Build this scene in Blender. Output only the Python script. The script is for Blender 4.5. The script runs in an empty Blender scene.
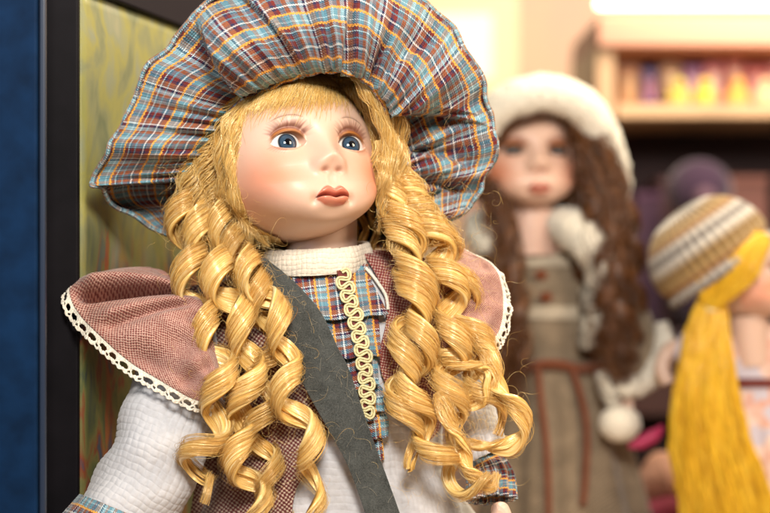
import bpy, math, random
import numpy as np
from mathutils import Matrix, Vector

rng = np.random.default_rng(7)
random.seed(7)
S = 0.000568          # metres per photo pixel at the main doll's distance
D = 0.85              # metres from the lens to the main doll's eyes
sc = bpy.context.scene
col = sc.collection
pi = math.pi
GR = math.radians

def W(p, base=D):
    """(photo x, photo y, depth offset in px) -> metres, for things standing about `base` metres away."""
    p = np.asarray(p, float)
    y = base + p[..., 2] * S
    k = S * y / D
    return np.stack([(p[..., 0] - 385) * k, y, -(p[..., 1] - 256.5) * k], -1)

# ------------------------------------------------------------------ materials
class NT:
    def __init__(s, name):
        s.m = bpy.data.materials.new(name); s.m.use_nodes = True
        s.t = s.m.node_tree; s.n = s.t.nodes
        s.b = s.n['Principled BSDF']
    def l(s, a, b): s.t.links.new(a, b)
    def node(s, k, **kw):
        n = s.n.new(k)
        for a, v in kw.items(): setattr(n, a, v)
        return n
    def setin(s, n, i, v):
        if v is None: return
        if isinstance(v, bpy.types.NodeSocket): s.l(v, n.inputs[i])
        else: n.inputs[i].default_value = v
    def ma(s, op, a, b=None, c=None):
        n = s.node('ShaderNodeMath', operation=op)
        s.setin(n, 0, a); s.setin(n, 1, b); s.setin(n, 2, c)
        return n.outputs[0]
    def uv(s):
        n = s.node('ShaderNodeUVMap')
        sp = s.node('ShaderNodeSeparateXYZ'); s.l(n.outputs[0], sp.inputs[0])
        s.uvv = n.outputs[0]
        return sp.outputs[0], sp.outputs[1]
    def comb(s, x, y, z=0.0):
        n = s.node('ShaderNodeCombineXYZ'); s.setin(n, 0, x); s.setin(n, 1, y); s.setin(n, 2, z)
        return n.outputs[0]
    def obj(s): return s.node('ShaderNodeTexCoord').outputs['Object']
    def noise(s, vec, scale=1.0, detail=3.0, rough=.5, dist=0.0):
        n = s.node('ShaderNodeTexNoise'); s.setin(n, 'Vector', vec)
        n.inputs['Scale'].default_value = scale; n.inputs['Detail'].default_value = detail
        n.inputs['Roughness'].default_value = rough; n.inputs['Distortion'].default_value = dist
        return n.outputs[0]
    def ramp(s, f, stops, interp='LINEAR'):
        n = s.node('ShaderNodeValToRGB'); n.color_ramp.interpolation = interp
        e = n.color_ramp.elements
        while len(e) > 1: e.remove(e[-1])
        for i, (p, c) in enumerate(stops):
            q = e[0] if i == 0 else e.new(p)
            q.position = p; q.color = (*c, 1)
        s.setin(n, 0, f)
        return n.outputs[0]
    def mix(s, f, a, b, blend='MIX'):
        n = s.node('ShaderNodeMix', data_type='RGBA', blend_type=blend)
        s.setin(n, 0, f)
        for i, v in ((6, a), (7, b)):
            if isinstance(v, bpy.types.NodeSocket): s.l(v, n.inputs[i])
            else: n.inputs[i].default_value = (*v[:3], 1)
        return n.outputs[2]
    def bump(s, h, strength=.5, dist=S, prev=None):
        n = s.node('ShaderNodeBump'); s.setin(n, 'Height', h)
        n.inputs['Strength'].default_value = strength; n.inputs['Distance'].default_value = dist
        if prev is not None: s.l(prev, n.inputs['Normal'])
        return n.outputs[0]
    def out(s, color=None, rough=.6, normal=None, **kw):
        b = s.b
        if color is not None:
            if isinstance(color, bpy.types.NodeSocket): s.l(color, b.inputs['Base Color'])
            else: b.inputs['Base Color'].default_value = (*color, 1)
        s.setin(b, 'Roughness', rough)
        if normal is not None: s.l(normal, b.inputs['Normal'])
        for k, v in kw.items():
            k = k.replace('_', ' ')
            if isinstance(v, tuple) and len(v) == 3 and b.inputs[k].type == 'RGBA': v = (*v, 1)
            s.setin(b, k, v)
        return s.m

def plain(name, c, rough=.6, nscale=0, namp=.15, bumpy=0, **kw):
    t = NT(name)
    if nscale:
        f = t.noise(t.obj(), nscale, 4)
        lo = tuple(x * (1 - namp) for x in c); hi = tuple(min(1, x * (1 + namp)) for x in c)
        cc = t.ramp(f, [(.3, lo), (.7, hi)])
        nm = t.bump(f, bumpy, S * 2) if bumpy else None
        return t.out(cc, rough, nm, **kw)
    return t.out(c, rough, **kw)

BLUE = (.14, .33, .43); LBLUE = (.46, .66, .74); BROWN = (.44, .18, .07); ORANGE = (.80, .34, .05)
MAR = (.20, .018, .014); NAVY = (.020, .024, .085); WHITE = (.86, .84, .84)

def make_plaid(name, period=50.0, thread=2.4, fade=0.0):
    t = NT(name); u, v = t.uv()
    wob = t.noise(t.uvv, .03, 2)
    wv = t.ma('MULTIPLY', t.ma('SUBTRACT', wob, .5), 4.0)
    uu = t.ma('ADD', u, wv); vv = t.ma('ADD', v, wv)
    fu = t.ma('FRACT', t.ma('DIVIDE', uu, period)); fv = t.ma('FRACT', t.ma('DIVIDE', vv, period))
    warp = [(0, BLUE), (.07, LBLUE), (.10, BLUE), (.25, ORANGE), (.30, MAR), (.40, NAVY), (.45, WHITE), (.49, NAVY), (.55, MAR),
            (.66, BLUE), (.70, MAR), (.78, NAVY), (.83, LBLUE), (.86, MAR), (.95, ORANGE)]
    weft = [(0, BLUE), (.14, BROWN), (.24, LBLUE), (.32, BLUE), (.42, BROWN), (.50, LBLUE), (.60, NAVY), (.66, WHITE), (.70, BROWN), (.84, NAVY), (.92, MAR)]
    a = t.ramp(fv, warp, 'CONSTANT'); b = t.ramp(t.ma('FRACT', t.ma('DIVIDE', uu, period * .78)), weft, 'CONSTANT')
    # woven threads: over and under
    k = 2 * pi / thread
    tw = t.ma('SINE', t.ma('ADD', t.ma('MULTIPLY', u, k), t.ma('MULTIPLY', v, k)))
    m = t.ma('ADD', .42, t.ma('MULTIPLY', tw, .75)); m.node.use_clamp = True
    c = t.mix(m, a, b)
    # zigzag orange stitching along the border threads
    zz = t.ma('ABSOLUTE', t.ma('SUBTRACT', t.ma('FRACT', t.ma('DIVIDE', u, 3.4)), .5))
    for pos in (.265, .965):
        dd = t.ma('ABSOLUTE', t.ma('SUBTRACT', t.ma('ADD', fv, t.ma('MULTIPLY', zz, .075)), pos + .018))
        c = t.mix(t.ma('LESS_THAN', dd, .019), c, (.90, .44, .07))
    sh = t.noise(t.comb(t.ma('MULTIPLY', u, .35), t.ma('MULTIPLY', v, .35)), 1.0, 2)
    c = t.mix(.35, c, t.ramp(sh, [(.3, (.45, .45, .45)), (.7, (1, 1, 1))]), 'MULTIPLY')
    h = t.ma('ADD', t.ma('SINE', t.ma('MULTIPLY', u, k)), t.ma('SINE', t.ma('MULTIPLY', v, k)))
    h = t.ma('ADD', h, t.ma('MULTIPLY', sh, 2.0))
    return t.out(c, .8, t.bump(h, .35, S * .8), Sheen_Weight=.25, Sheen_Roughness=.4)

def make_tweed(name, dark, light, cell=3.4, bias=0.0, rough=.75, amt=1.0, fray=.5):
    t = NT(name); u, v = t.uv()
    k = pi / cell
    w = t.ma('MULTIPLY', t.ma('SUBTRACT', t.noise(t.uvv, .12, 2), .5), 2.5)
    a = t.ma('SINE', t.ma('MULTIPLY', t.ma('ADD', u, w), k)); b = t.ma('SINE', t.ma('MULTIPLY', t.ma('ADD', v, w), k))
    pr = t.ma('MULTIPLY', a, b)
    n = t.noise(t.uvv, .5, 3)
    f = t.ma('ADD', pr, t.ma('ADD', bias, t.ma('MULTIPLY', t.ma('SUBTRACT', n, .5), fray)))
    big = t.ramp(t.noise(t.uvv, .035, 4, .6), [(.38, (0, 0, 0)), (.62, (1, 1, 1))])
    lt = t.mix(t.ma('MULTIPLY', big, .75), light, tuple(x * .55 for x in light))
    c = t.mix(t.ma('MULTIPLY', t.ma('MULTIPLY_ADD', f, 2.0, .5), 1.0), dark, lt)
    n0 = c.node; n0.clamp_factor = True
    h = t.ma('ADD', pr, t.ma('MULTIPLY', n, 1.0))
    return t.out(c, rough, t.bump(h, .5, S * 1.0), Sheen_Weight=.3, Sheen_Roughness=.4)

def make_hair(name, dark, mid, light, rough=.3, metal=.25, us=1.2):
    t = NT(name); u, v = t.uv()
    vec = t.comb(t.ma('MULTIPLY', u, us), t.ma('MULTIPLY', v, .012))
    f = t.noise(vec, 1.0, 5, .65)
    g = t.noise(t.comb(t.ma('MULTIPLY', u, .22 * us), t.ma('MULTIPLY', v, .02), 3.0), 1.0, 3)
    ff = t.ma('ADD', t.ma('MULTIPLY', f, .6), t.ma('MULTIPLY', g, .4))
    c = t.ramp(ff, [(.36, dark), (.5, mid), (.64, light)])
    nm = t.bump(f, .45, S * .8)
    return t.out(c, rough, nm, Metallic=metal, Specular_IOR_Level=.6, Coat_Weight=.4, Coat_Roughness=.16)

def make_vcol(name, rough=.48, coat=.14, sss=.08, bumpy=False):
    t = NT(name)
    vc = t.node('ShaderNodeVertexColor', layer_name='Col'); a = vc.outputs[0]; gl = t.ma('SUBTRACT', 1.0, vc.outputs[1])
    rough = t.ma('MULTIPLY_ADD', gl, -.30 if rough > .2 else 0., rough); coat = t.ma('MULTIPLY_ADD', gl, .6 if sss else 0., coat)
    n = t.bump(t.noise(t.obj(), 900, 2), .03, S * .5)
    f = t.noise(t.obj(), 90, 3)
    c = t.mix(.10, a, t.ramp(f, [(.3, (.80, .72, .66)), (.7, (1, 1, 1))]), 'MULTIPLY')
    return t.out(c, rough, n, Coat_Weight=coat, Coat_Roughness=.28, Subsurface_Weight=sss, Subsurface_Scale=.006,
                 Subsurface_Radius=(1.0, .35, .18))

# ------------------------------------------------------------------ objects
def empty(name, loc, label, cat, group=None):
    o = bpy.data.objects.new(name, None); col.objects.link(o); o.location = loc
    o.empty_display_size = .02
    o['label'] = label; o['category'] = cat
    if group: o['group'] = group
    return o

def wloc(o):
    v = Vector((0, 0, 0))
    while o is not None: v += o.location; o = o.parent
    return v

def mesh_obj(name, V, F, mat, parent=None, UV=None, colr=None, alpha=None, smooth=True, solid=0, sub=0, label=None):
    """V (n,3) metres, F (m,4) or (m,3) or list of arrays, UV per vertex."""
    V = np.asarray(V, float)
    if isinstance(F, np.ndarray): F = [F]
    me = bpy.data.meshes.new(name)
    nl = sum(f.size for f in F); nf = sum(len(f) for f in F)
    me.vertices.add(len(V)); me.loops.add(nl); me.polygons.add(nf)
    off = np.array(wloc(parent)) if parent is not None else (V.mean(0) if len(V) else np.zeros(3))
    me.vertices.foreach_set('co', (V - off).ravel())
    li = np.concatenate([f.ravel() for f in F]).astype(np.int32)
    me.loops.foreach_set('vertex_index', li)
    sizes = np.concatenate([np.full(len(f), f.shape[1]) for f in F]).astype(np.int32)
    st = np.concatenate([[0], np.cumsum(sizes)[:-1]]).astype(np.int32)
    me.polygons.foreach_set('loop_start', st)
    try: me.polygons.foreach_set('loop_total', sizes)
    except Exception: pass
    me.update(calc_edges=True)
    if UV is not None:
        ul = me.uv_layers.new(name='UVMap')
        ul.data.foreach_set('uv', np.asarray(UV, float)[li].ravel())
    if colr is not None:
        ca = me.color_attributes.new('Col', 'FLOAT_COLOR', 'POINT')
        cc = np.ones((len(V), 4)); cc[:, :3] = colr
        if alpha is not None: cc[:, 3] = alpha
        ca.data.foreach_set('color', cc.ravel())
    me.polygons.foreach_set('use_smooth', np.full(nf, smooth))
    me.validate(); me.update()
    if mat: me.materials.append(mat)
    o = bpy.data.objects.new(name, me); col.objects.link(o)
    if parent is not None: o.parent = parent
    else: o.location = off
    if solid:
        m = o.modifiers.new('thick', 'SOLIDIFY'); m.thickness = solid * S; m.offset = 0
    if sub:
        m = o.modifiers.new('sub', 'SUBSURF'); m.levels = sub; m.render_levels = sub
    if label: o['label'] = label
    return o

def gridF(nu, nv, cu=False, cv=False, off=0):
    a = np.arange(nu * nv).reshape(nu, nv)
    if cu: a = np.vstack([a, a[:1]])
    if cv: a = np.hstack([a, a[:, :1]])
    q = np.stack([a[:-1, :-1], a[1:, :-1], a[1:, 1:], a[:-1, 1:]], -1).reshape(-1, 4)
    return q + off

def grid(name, P, mat, parent=None, UV=None, cu=False, cv=False, **kw):
    nu, nv = P.shape[:2]
    if UV is None:
        du = np.linalg.norm(np.diff(P, axis=0), axis=-1).mean(1) / S
        dv = np.linalg.norm(np.diff(P, axis=1), axis=-1).mean(0) / S
        U = np.concatenate([[0], np.cumsum(du)]); Vv = np.concatenate([[0], np.cumsum(dv)])
        UV = np.stack(np.meshgrid(U, Vv, indexing='ij'), -1)
    return mesh_obj(name, P.reshape(-1, 3), gridF(nu, nv, cu, cv), mat, parent, UV=UV.reshape(-1, 2), **kw)

class Acc:
    """collect pieces into one mesh"""
    def __init__(s): s.V = []; s.F4 = []; s.F3 = []; s.UV = []; s.n = 0
    def add(s, V, F, UV=None):
        V = np.asarray(V, float).reshape(-1, 3)
        (s.F4 if F.shape[1] == 4 else s.F3).append(F + s.n)
        s.V.append(V); s.UV.append(np.zeros((len(V), 2)) if UV is None else np.asarray(UV, float).reshape(-1, 2)); s.n += len(V)
    def build(s, name, mat, parent=None, **kw):
        F = []
        if s.F4: F.append(np.concatenate(s.F4))
        if s.F3: F.append(np.concatenate(s.F3))
        return mesh_obj(name, np.concatenate(s.V), F, mat, parent, UV=np.concatenate(s.UV), **kw)

def cr(pts, n, closed=False):
    """Catmull-Rom through pts, n samples, even in arc length"""
    p = np.asarray(pts, float)
    if closed: q = np.vstack([p[-1], p, p[0], p[1]])
    else: q = np.vstack([2 * p[0] - p[1], p, 2 * p[-1] - p[-2]])
    m = len(q) - 3; out = []
    for i in range(m):
        t = np.linspace(0, 1, 24, endpoint=False)[:, None]
        a, b, c, d = q[i], q[i + 1], q[i + 2], q[i + 3]
        out.append(.5 * ((2 * b) + (c - a) * t + (2 * a - 5 * b + 4 * c - d) * t ** 2 + (3 * b - a - 3 * c + d) * t ** 3))
    out.append(q[-2][None]); o = np.vstack(out)
    L = np.concatenate([[0], np.cumsum(np.linalg.norm(np.diff(o[:, :3], axis=0), axis=1))])
    x = np.linspace(0, L[-1], n, endpoint=not closed)
    return np.stack([np.interp(x, L, o[:, k]) for k in range(o.shape[1])], -1)

def frames(P, up=(0, -1, 0)):
    T = np.gradient(P, axis=0); T /= np.linalg.norm(T, axis=1)[:, None] + 1e-12
    N = np.zeros_like(T); n = np.array(up, float)
    for i in range(len(P)):
        n = n - T[i] * np.dot(n, T[i])
        if np.linalg.norm(n) < 1e-6: n = np.cross(T[i], (1, 0, 0))
        n /= np.linalg.norm(n); N[i] = n
    return T, N, np.cross(T, N)

def tube(P, r, sides=8, cap=False, flat=1.0, up=(0, -1, 0)):
    """P (n,3) metres, r radius metres (scalar or n). returns V,F,UV"""
    n = len(P); T, N, B = frames(P, up)
    r = np.broadcast_to(np.asarray(r, float), (n,))
    a = np.linspace(0, 2 * pi, sides, endpoint=False)
    V = P[:, None] + r[:, None, None] * (np.cos(a)[None, :, None] * N[:, None] * flat + np.sin(a)[None, :, None] * B[:, None])
    L = np.concatenate([[0], np.cumsum(np.linalg.norm(np.diff(P, axis=0), axis=1))]) / S
    UV = np.stack(np.broadcast_arrays(L[:, None], (a * r.mean() / S)[None, :]), -1)
    F = gridF(n, sides, cv=True)
    return V.reshape(-1, 3), F, UV.reshape(-1, 2)

def g(x, c, s): return np.exp(-((x - c) / s) ** 2 / 2)
def ss(x, a, b):
    t = np.clip((x - a) / (b - a), 0, 1); return t * t * (3 - 2 * t)
def lerp(a, b, t): return a + (b - a) * t

def rot(yaw, pitch, roll=0):
    return np.array((Matrix.Rotation(roll, 3, 'Y') @ Matrix.Rotation(yaw, 3, 'Z') @ Matrix.Rotation(-pitch, 3, 'X')))

# ------------------------------------------------------------------ porcelain head
EYE = 35.0
def lids(x):
    """upper and lower lid line heights of an eye as seen from the front, x measured from the eye's middle"""
    q = np.clip(1 - (np.abs(x) / 17.4) ** 2.3, 0, 1)
    return 10.6 * q ** .75, -7.2 * q ** .85

def head_shape(nlon=520, nlat=470, dens=1.0):
    a = np.linspace(-1, 1, nlon); lon = (a * .42 + .58 * a ** 3 * np.sign(1)) * pi * .999
    b = np.linspace(-1, 1, nlat); lat = (b * .62 + .38 * b ** 3) * pi / 2 - GR(14) * (1 - b * b)
    lo, la = np.meshgrid(lon, lat, indexing='ij')
    nx = np.sin(lo) * np.cos(la); ny = -np.cos(lo) * np.cos(la); nz = np.sin(la)
    x = nx * 79; z = np.where(nz > 0, nz * 108, nz * 80)
    y = np.where(ny < 0, ny * 73, ny * 98)
    # full baby cheeks and jaw
    w = 1 + .055 * g(z, -45, 24) + .07 * g(z, 26, 24)
    x = x * w
    fr = ss(-y, 0, 45)
    # broad bumps along the normal
    def nb(cx, cz, sx, sz, amp):
        nonlocal x, y, z
        f = amp * g(x, cx, sx) * g(z, cz, sz) * fr
        return f
    f = nb(44, -46, 25, 24, 9) + nb(-44, -46, 25, 24, 9) + nb(0, -80, 24, 14, 8) + nb(36, -64, 20, 16, 5) + nb(-36, -64, 20, 16, 5) + nb(0, 48, 40, 26, 4) + nb(0, -58, 22, 17, 6)
    x = x + nx * f; y = y + ny * f; z = z + nz * f * .6
    y = y - .40 * np.clip(-z - 26, 0, None) * ss(-z, 20, 45) * ss(-y, -110, 30)
    X, Z = x.copy(), z.copy()
    ax = np.abs(X)
    fr = ss(-y, 5, 40)
    dy = np.zeros_like(x)
    dy += 5.0 * g(ax, EYE - 2, 18) * g(Z, 1, 13) * fr                     # sockets (back)
    dy += 4.0 * g(ax, EYE - 14, 6) * g(Z, 0, 8) * fr
    dy -= 3.0 * g(ax, EYE - 4, 20) * g(Z, 24, 7) * fr                 # brow
    br = 3.2 * g(X, 0, 9) * ss(Z, -30, 8) * (1 - ss(Z, 8, 34)) + 4.5 * g(X, 0, 8) * g(Z, -12, 11)
    dy -= br
    tip = 12.5 * g(X, 0, 9.4) * g(Z, -23, 8.2); dy -= tip
    dy -= 6.2 * g(ax, 12.4, 5.6) * g(Z, -28, 5.8)                      # wings
    dy += 1.3 * g(ax, 20, 2.6) * g(Z, -28, 5)                        # crease beside wings
    dy += 3.0 * g(ax, 7.6, 2.9) * g(Z, -35, 1.5)                      # nostrils
    dy += 1.3 * g(X, 0, 3.6) * g(Z, -42, 5)                            # philtrum
    dy -= .4 * g(ax, 6, 2.6) * g(Z, -42, 5)
    y = y + dy
    # the nose tip turns up a little
    z = z + 2.0 * g(X, 0, 11) * g(Z, -29, 6)
    # lips
    MZ = -60.0
    lx = X; lz = Z - MZ
    zm = -1.2 * g(lx, 0, 4) + 1.0 * g(np.abs(lx), 8, 5) - 1.5 * ss(np.abs(lx), 13, 22)
    hw = 18.8
    q = np.clip(1 - (lx / hw) ** 2, 0, 1)
    zt = zm + 10.6 * q ** .85 * (1 - .26 * g(lx, 0, 3.0)) * (1 - .12 * ss(np.abs(lx), 8, 16))
    zb = zm * ss(np.abs(lx), 9, 18) - .8 * (1 - ss(np.abs(lx), 9, 18)) - 8.8 * np.clip(1 - (lx / (hw - 1.2)) ** 2, 0, 1) ** .5
    up = np.clip((lz - zm) / (zt - zm + 1e-3), 0, 1.6); dn = np.clip((zm - lz) / (zm - zb + 1e-3), 0, 1.6)
    qa = q ** .5
    upb = np.where(lz > zm, (np.sin(np.clip(up, 0, 1) * pi * .86 + .06)) * (up < 1.15), 0) * (1 - ss(up, .85, 1.15))
    dnb = np.where(lz <= zm, np.sin(np.clip(dn, 0, 1) * pi * .85 + .3) * (1 - ss(dn, .85, 1.2)), 0)
    y = y - qa * (5.2 * upb + 6.6 * dnb) * (q > 0)
    y = y + 7.5 * np.exp(-((lz - zm) / 1.35) ** 2) * qa                 # the line between the lips
    y = y + 4.0 * g(np.abs(lx), 19.6, 3) * g(lz, -3, 3.4)                  # corners
    y = y + 3.5 * g(lx, 0, 13) * g(Z, -74, 4)                            # under the lower lip
    lipm = np.where(lz > zm, 1 - ss(up, .90, 1.06), 1 - ss(dn, .90, 1.06)) * (np.abs(lx) < hw - 1.7)
    # lids wrap the eyeball
    ey = -45.0; R = 19.6
    for sx in (-1, 1):
        ddx = X - sx * EYE; ddz = Z - 0.5
        rr = R * R - ddx ** 2 - ddz ** 2
        ball = ey - np.sqrt(np.clip(rr, 0, None))
        ok = (rr > 0) & (y < 0)
        k = 1.8
        cand = -k * np.logaddexp(-y / k, -ball / k)
        y = np.where(ok, cand, y)
        u, d = lids(ddx)
        near = np.abs(ddx) < 30
        # fold above the upper lid
        y = y + 2.6 * np.exp(-((ddz - u - 5.6) / 1.5) ** 2) * g(ddx, 0, 10) * (y < 0)
        # opening
        inside = np.minimum(u - ddz, ddz - d)
        inside = np.where(np.abs(ddx) < 17.6, inside, -5)
        y = y - 1.0 * np.exp(-((inside + .7) / 1.1) ** 2) * g(ddx, 0, 13) * (y < 0)   # rim thickness
        y = np.where(near & (y < 0), y + 9.0 * ss(inside, .05, 1.1), y)
    V = np.stack([x, y, z], -1)
    return V, X, Z, lipm, zm, lz, up, dn

def head_colours(V, X, Z, lipm, zm, lz, up, dn, skin=(.74, .51, .39), blush=(.75, .25, .13), lip=(.72, .20, .13),
                 strokes=True, seed=3, blx=50, esh=.45):
    r = np.random.default_rng(seed)
    C = np.ones(V.shape) * np.array(skin)
    fr = (V[..., 1] < 0)[..., None]
    def lay(c, m):
        nonlocal C
        m = np.clip(m, 0, 1)[..., None] * fr
        C = C * (1 - m) + np.array(c) * m
    ax = np.abs(X)
    lay(blush, .74 * g(ax, blx + 8, 15) * g(Z, -33, 17))
    lay(blush, .25 * g(ax, blx + 2, 24) * g(Z, -30, 26))
    lay(blush, .16 * g(X, 0, 16) * g(Z, -98, 14) + .12 * g(X, 0, 8) * g(Z, -36, 5))
    # eye shadow above the lids
    for sx in (-1, 1):
        dx = (X - sx * EYE) * sx      # outward positive
        dz = Z - .5
        u, d = lids(dx)
        el = np.sqrt((dx / 23) ** 2 + ((dz - 5) / 19) ** 2)
        lay((.50, .22, .16) if esh < .5 else (.22, .08, .05), esh * (1 - ss(el, .35, 1.05)) * ss(dz, -3, 9))
        # amber painted lid rim, thicker on the outside
        uo, _ = lids(dx * .88)
        th = 3.6 + 1.6 * ss(dx, -12, 12)
        band = ss(dz - uo, -3, -.8) * (1 - ss(dz - uo, th - .9, th + .5)) * (1 - ss(np.abs(dx), 14, 18)) * ss(dz, -1.5, .5)
        lay((.46, .16, .02), .95 * band)
        lay((.10, .03, .01), .7 * band * (1 - ss(dz - uo, .2, 1.4)))
        lay((.62, .28, .2), .55 * np.exp(-((dz - d + .8) / 1.0) ** 2) * (np.abs(dx) < 15))
        if strokes:
            # painted lashes fanning off the upper lid
            for k in range(23):
                t = -1 + 2 * (k + .5) / 23 + r.normal(0, .018)
                x0 = t * 15.5; z0 = lids(np.array(x0))[0] + 4.2 + .8 * t
                ang = t * 1.02 + r.normal(0, .05)
                Ln = 10 + 2 * math.cos(t * 2) + r.normal(0, 1.4)
                for q in np.linspace(0, 1, 14):
                    a2 = ang + .30 * q * np.sign(t) * abs(t)
                    px_ = x0 + math.sin(ang) * Ln * q + .6 * q * q * math.copysign(1, t) * 3; pz_ = z0 + math.cos(ang) * Ln * q
                    wd = .60 * (1 - q) + .28
                    lay((.23, .08, .055), (.48 - .26 * q) * np.exp(-((dx - px_) ** 2 + ((dz - pz_) / 1.3) ** 2) / (2 * wd * wd)) * 1.0)
            # few lower lashes at the outer corner
            for k in range(7):
                t = .25 + .8 * k / 6
                x0 = t * 14.5; z0 = lids(np.array(min(x0, 14.9)))[1] - .6
                ang = .5 + t * .7; Ln = 5.5
                for q in np.linspace(0, 1, 9):
                    lay((.4, .16, .1), (.36 - .22 * q) * np.exp(-((dx - x0 - math.sin(ang) * Ln * q) ** 2 + (dz - z0 + math.cos(ang) * Ln * q) ** 2) / (2 * .5 ** 2)))
        # brow: a thin painted arch
        zb = 27 - .017 * (dx - 0) ** 2
        lay((.24, .13, .09), .85 * np.exp(-((dz - zb) / .75) ** 2) * ss(dx, -17, -9) * (1 - ss(dx, 10, 19)))
        lay((.36, .22, .16), .22 * np.exp(-((dz - zb - 1.5) / 1.5) ** 2) * ss(dx, -17, -9) * (1 - ss(dx, 2, 16)))
    lay(lip, .93 * lipm)
    lay((.50, .12, .09), .45 * lipm * (lz > zm) * ss(up, .72, 1.0) )
    lay((.74, .30, .20), .5 * lipm * (lz < zm) * g(dn, .5, .25))
    lay((.16, .02, .02), .85 * lipm * np.exp(-((lz - zm) / 1.15) ** 2))
    lay((.36, .12, .08), .6 * g(ax, 7.2, 2.6) * g(Z, -34, 1.6))
    return C

def make_head(parent, centre, R, k=1.0, skin_mat=None, name='head', n=(520, 470), iris=(.028, .055, .092), gaze=(0, 0), white=.80, irisr=9.5, **kw):
    """centre in metres, k scale on S"""
    V, X, Z, lipm, zm, lz, up, dn = head_shape(*n)
    C = head_colours(V, X, Z, lipm, zm, lz, up, dn, **kw)
    P = V.reshape(-1, 3) @ R.T * S * k + centre
    h = mesh_obj(name, P, gridF(*n, cu=True), skin_mat, parent, colr=C.reshape(-1, 3), alpha=1 - .9 * np.clip(lipm.ravel(), 0, 1) * (P[:, 1] < centre[1]))
    for sx in (-1, 1):
        nu, nv = 90, 120
        th = np.linspace(0, pi, nu) ** 1.0; ph = np.linspace(0, 2 * pi, nv, endpoint=False)
        T, Ph = np.meshgrid(th, ph, indexing='ij')
        r = 18.9; bulge = .8 * ss(-T, -.5, -.1)
        v = np.stack([np.sin(T) * np.cos(Ph) * r, -np.cos(T) * (r + bulge), np.sin(T) * np.sin(Ph) * r], -1)
        c = np.ones(v.shape) * white
        rr = np.sin(T) * r
        def lay(cc, m):
            nonlocal c
            m = np.clip(m, 0, 1)[..., None] * (T < 1.2)[..., None]; c = c * (1 - m) + np.array(cc) * m
        spoke = .5 + .5 * np.sin(Ph * 23 + 2 * np.sin(Ph * 7)) * np.sin(Ph * 11 + 1)
        lay(iris, 1 - ss(rr, irisr - .3, irisr + .3))
        lay(tuple(min(1, x * 1.7) for x in iris), (1 - ss(rr, irisr - 2.2, irisr - 1.2)) * (.25 + .6 * spoke))
        lay((.012, .014, .022), np.exp(-((rr - irisr + .3) / .9) ** 2))
        lay((.004, .004, .006), 1 - ss(rr, 3.5, 4.0))
        gz = np.array(Matrix.Rotation(gaze[0], 3, 'Z') @ Matrix.Rotation(-gaze[1], 3, 'X'))
        v = v.reshape(-1, 3) @ gz.T + np.array([sx * EYE, -44.9, .5])
        mesh_obj('eye', v @ R.T * S * k + centre, gridF(nu, nv, cv=True), M['eye'], h, colr=c.reshape(-1, 3))
    return h
# ------------------------------------------------------------------ materials used
M = {}
M['skin'] = make_vcol('porcelain')
M['eye'] = make_vcol('glass_eye', .05, 1.0, 0)
M['eye'].node_tree.nodes['Principled BSDF'].inputs['Coat Roughness'].default_value = .02
M['plaid'] = make_plaid('plaid_cotton')
M['plaid_small'] = make_plaid('plaid_cotton_bib', 40, 2.2)
M['tweed'] = make_tweed('maroon_tweed', (.13, .022, .022), (.60, .46, .36), 2.3, -.15, fray=1.2)
M['tweed_red'] = make_tweed('red_tweed', (.20, .022, .02), (.62, .40, .33), 1.9, -.2, fray=1.2)
M['pink'] = make_tweed('dusty_pink_weave', (.24, .055, .045), (.70, .42, .34), 1.35, .12, fray=2.2)
M['hair'] = make_hair('blonde_hair', (.52, .22, .03), (.95, .625, .19), (1, .90, .55), .24, .12, 3.2)
#==MAIN==
from mathutils.bvhtree import BVHTree
M['hair_d'] = M['hair']
M['brown_hair'] = make_hair('brown_hair', (.02, .007, .003), (.10, .033, .010), (.44, .17, .045), .36, .1)
M['yarn'] = make_hair('yellow_yarn', (.52, .25, .005), (.84, .50, .012), (.92, .66, .05), .6, 0, .6)
M['white'] = plain('white_waffle_cotton', (.57, .575, .61), .85, 300, .08, .2, Sheen_Weight=.3)
M['cream'] = plain('cream_lace', (.84, .79, .68), .85, 900, .18, .6, Sheen_Weight=.3)
M['gold'] = plain('gold_cord', (.88, .76, .44), .45, 2500, .25, .5, Metallic=.25)
M['strap'] = NT('grey_felt')
def _felt(t):
    f = t.noise(t.obj(), 1400, 4, .7); gq = t.noise(t.obj(), 120, 3)
    c = t.ramp(t.ma('ADD', t.ma('MULTIPLY', f, .7), t.ma('MULTIPLY', gq, .3)), [(.38, (.020, .023, .022)), (.62, (.085, .092, .088))])
    return t.out(c, .95, t.bump(f, .6, S * 1.5), Sheen_Weight=.35, Sheen_Roughness=.5, Sheen_Tint=(.7, .8, .8))
M['strap'] = _felt(M['strap'])
M['stitch'] = plain('stitching_thread', (.80, .36, .08), .7, 1500, .2)
M['maroon'] = plain('maroon_ribbon', (.16, .025, .02), .7, 600, .3, .4)

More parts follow.
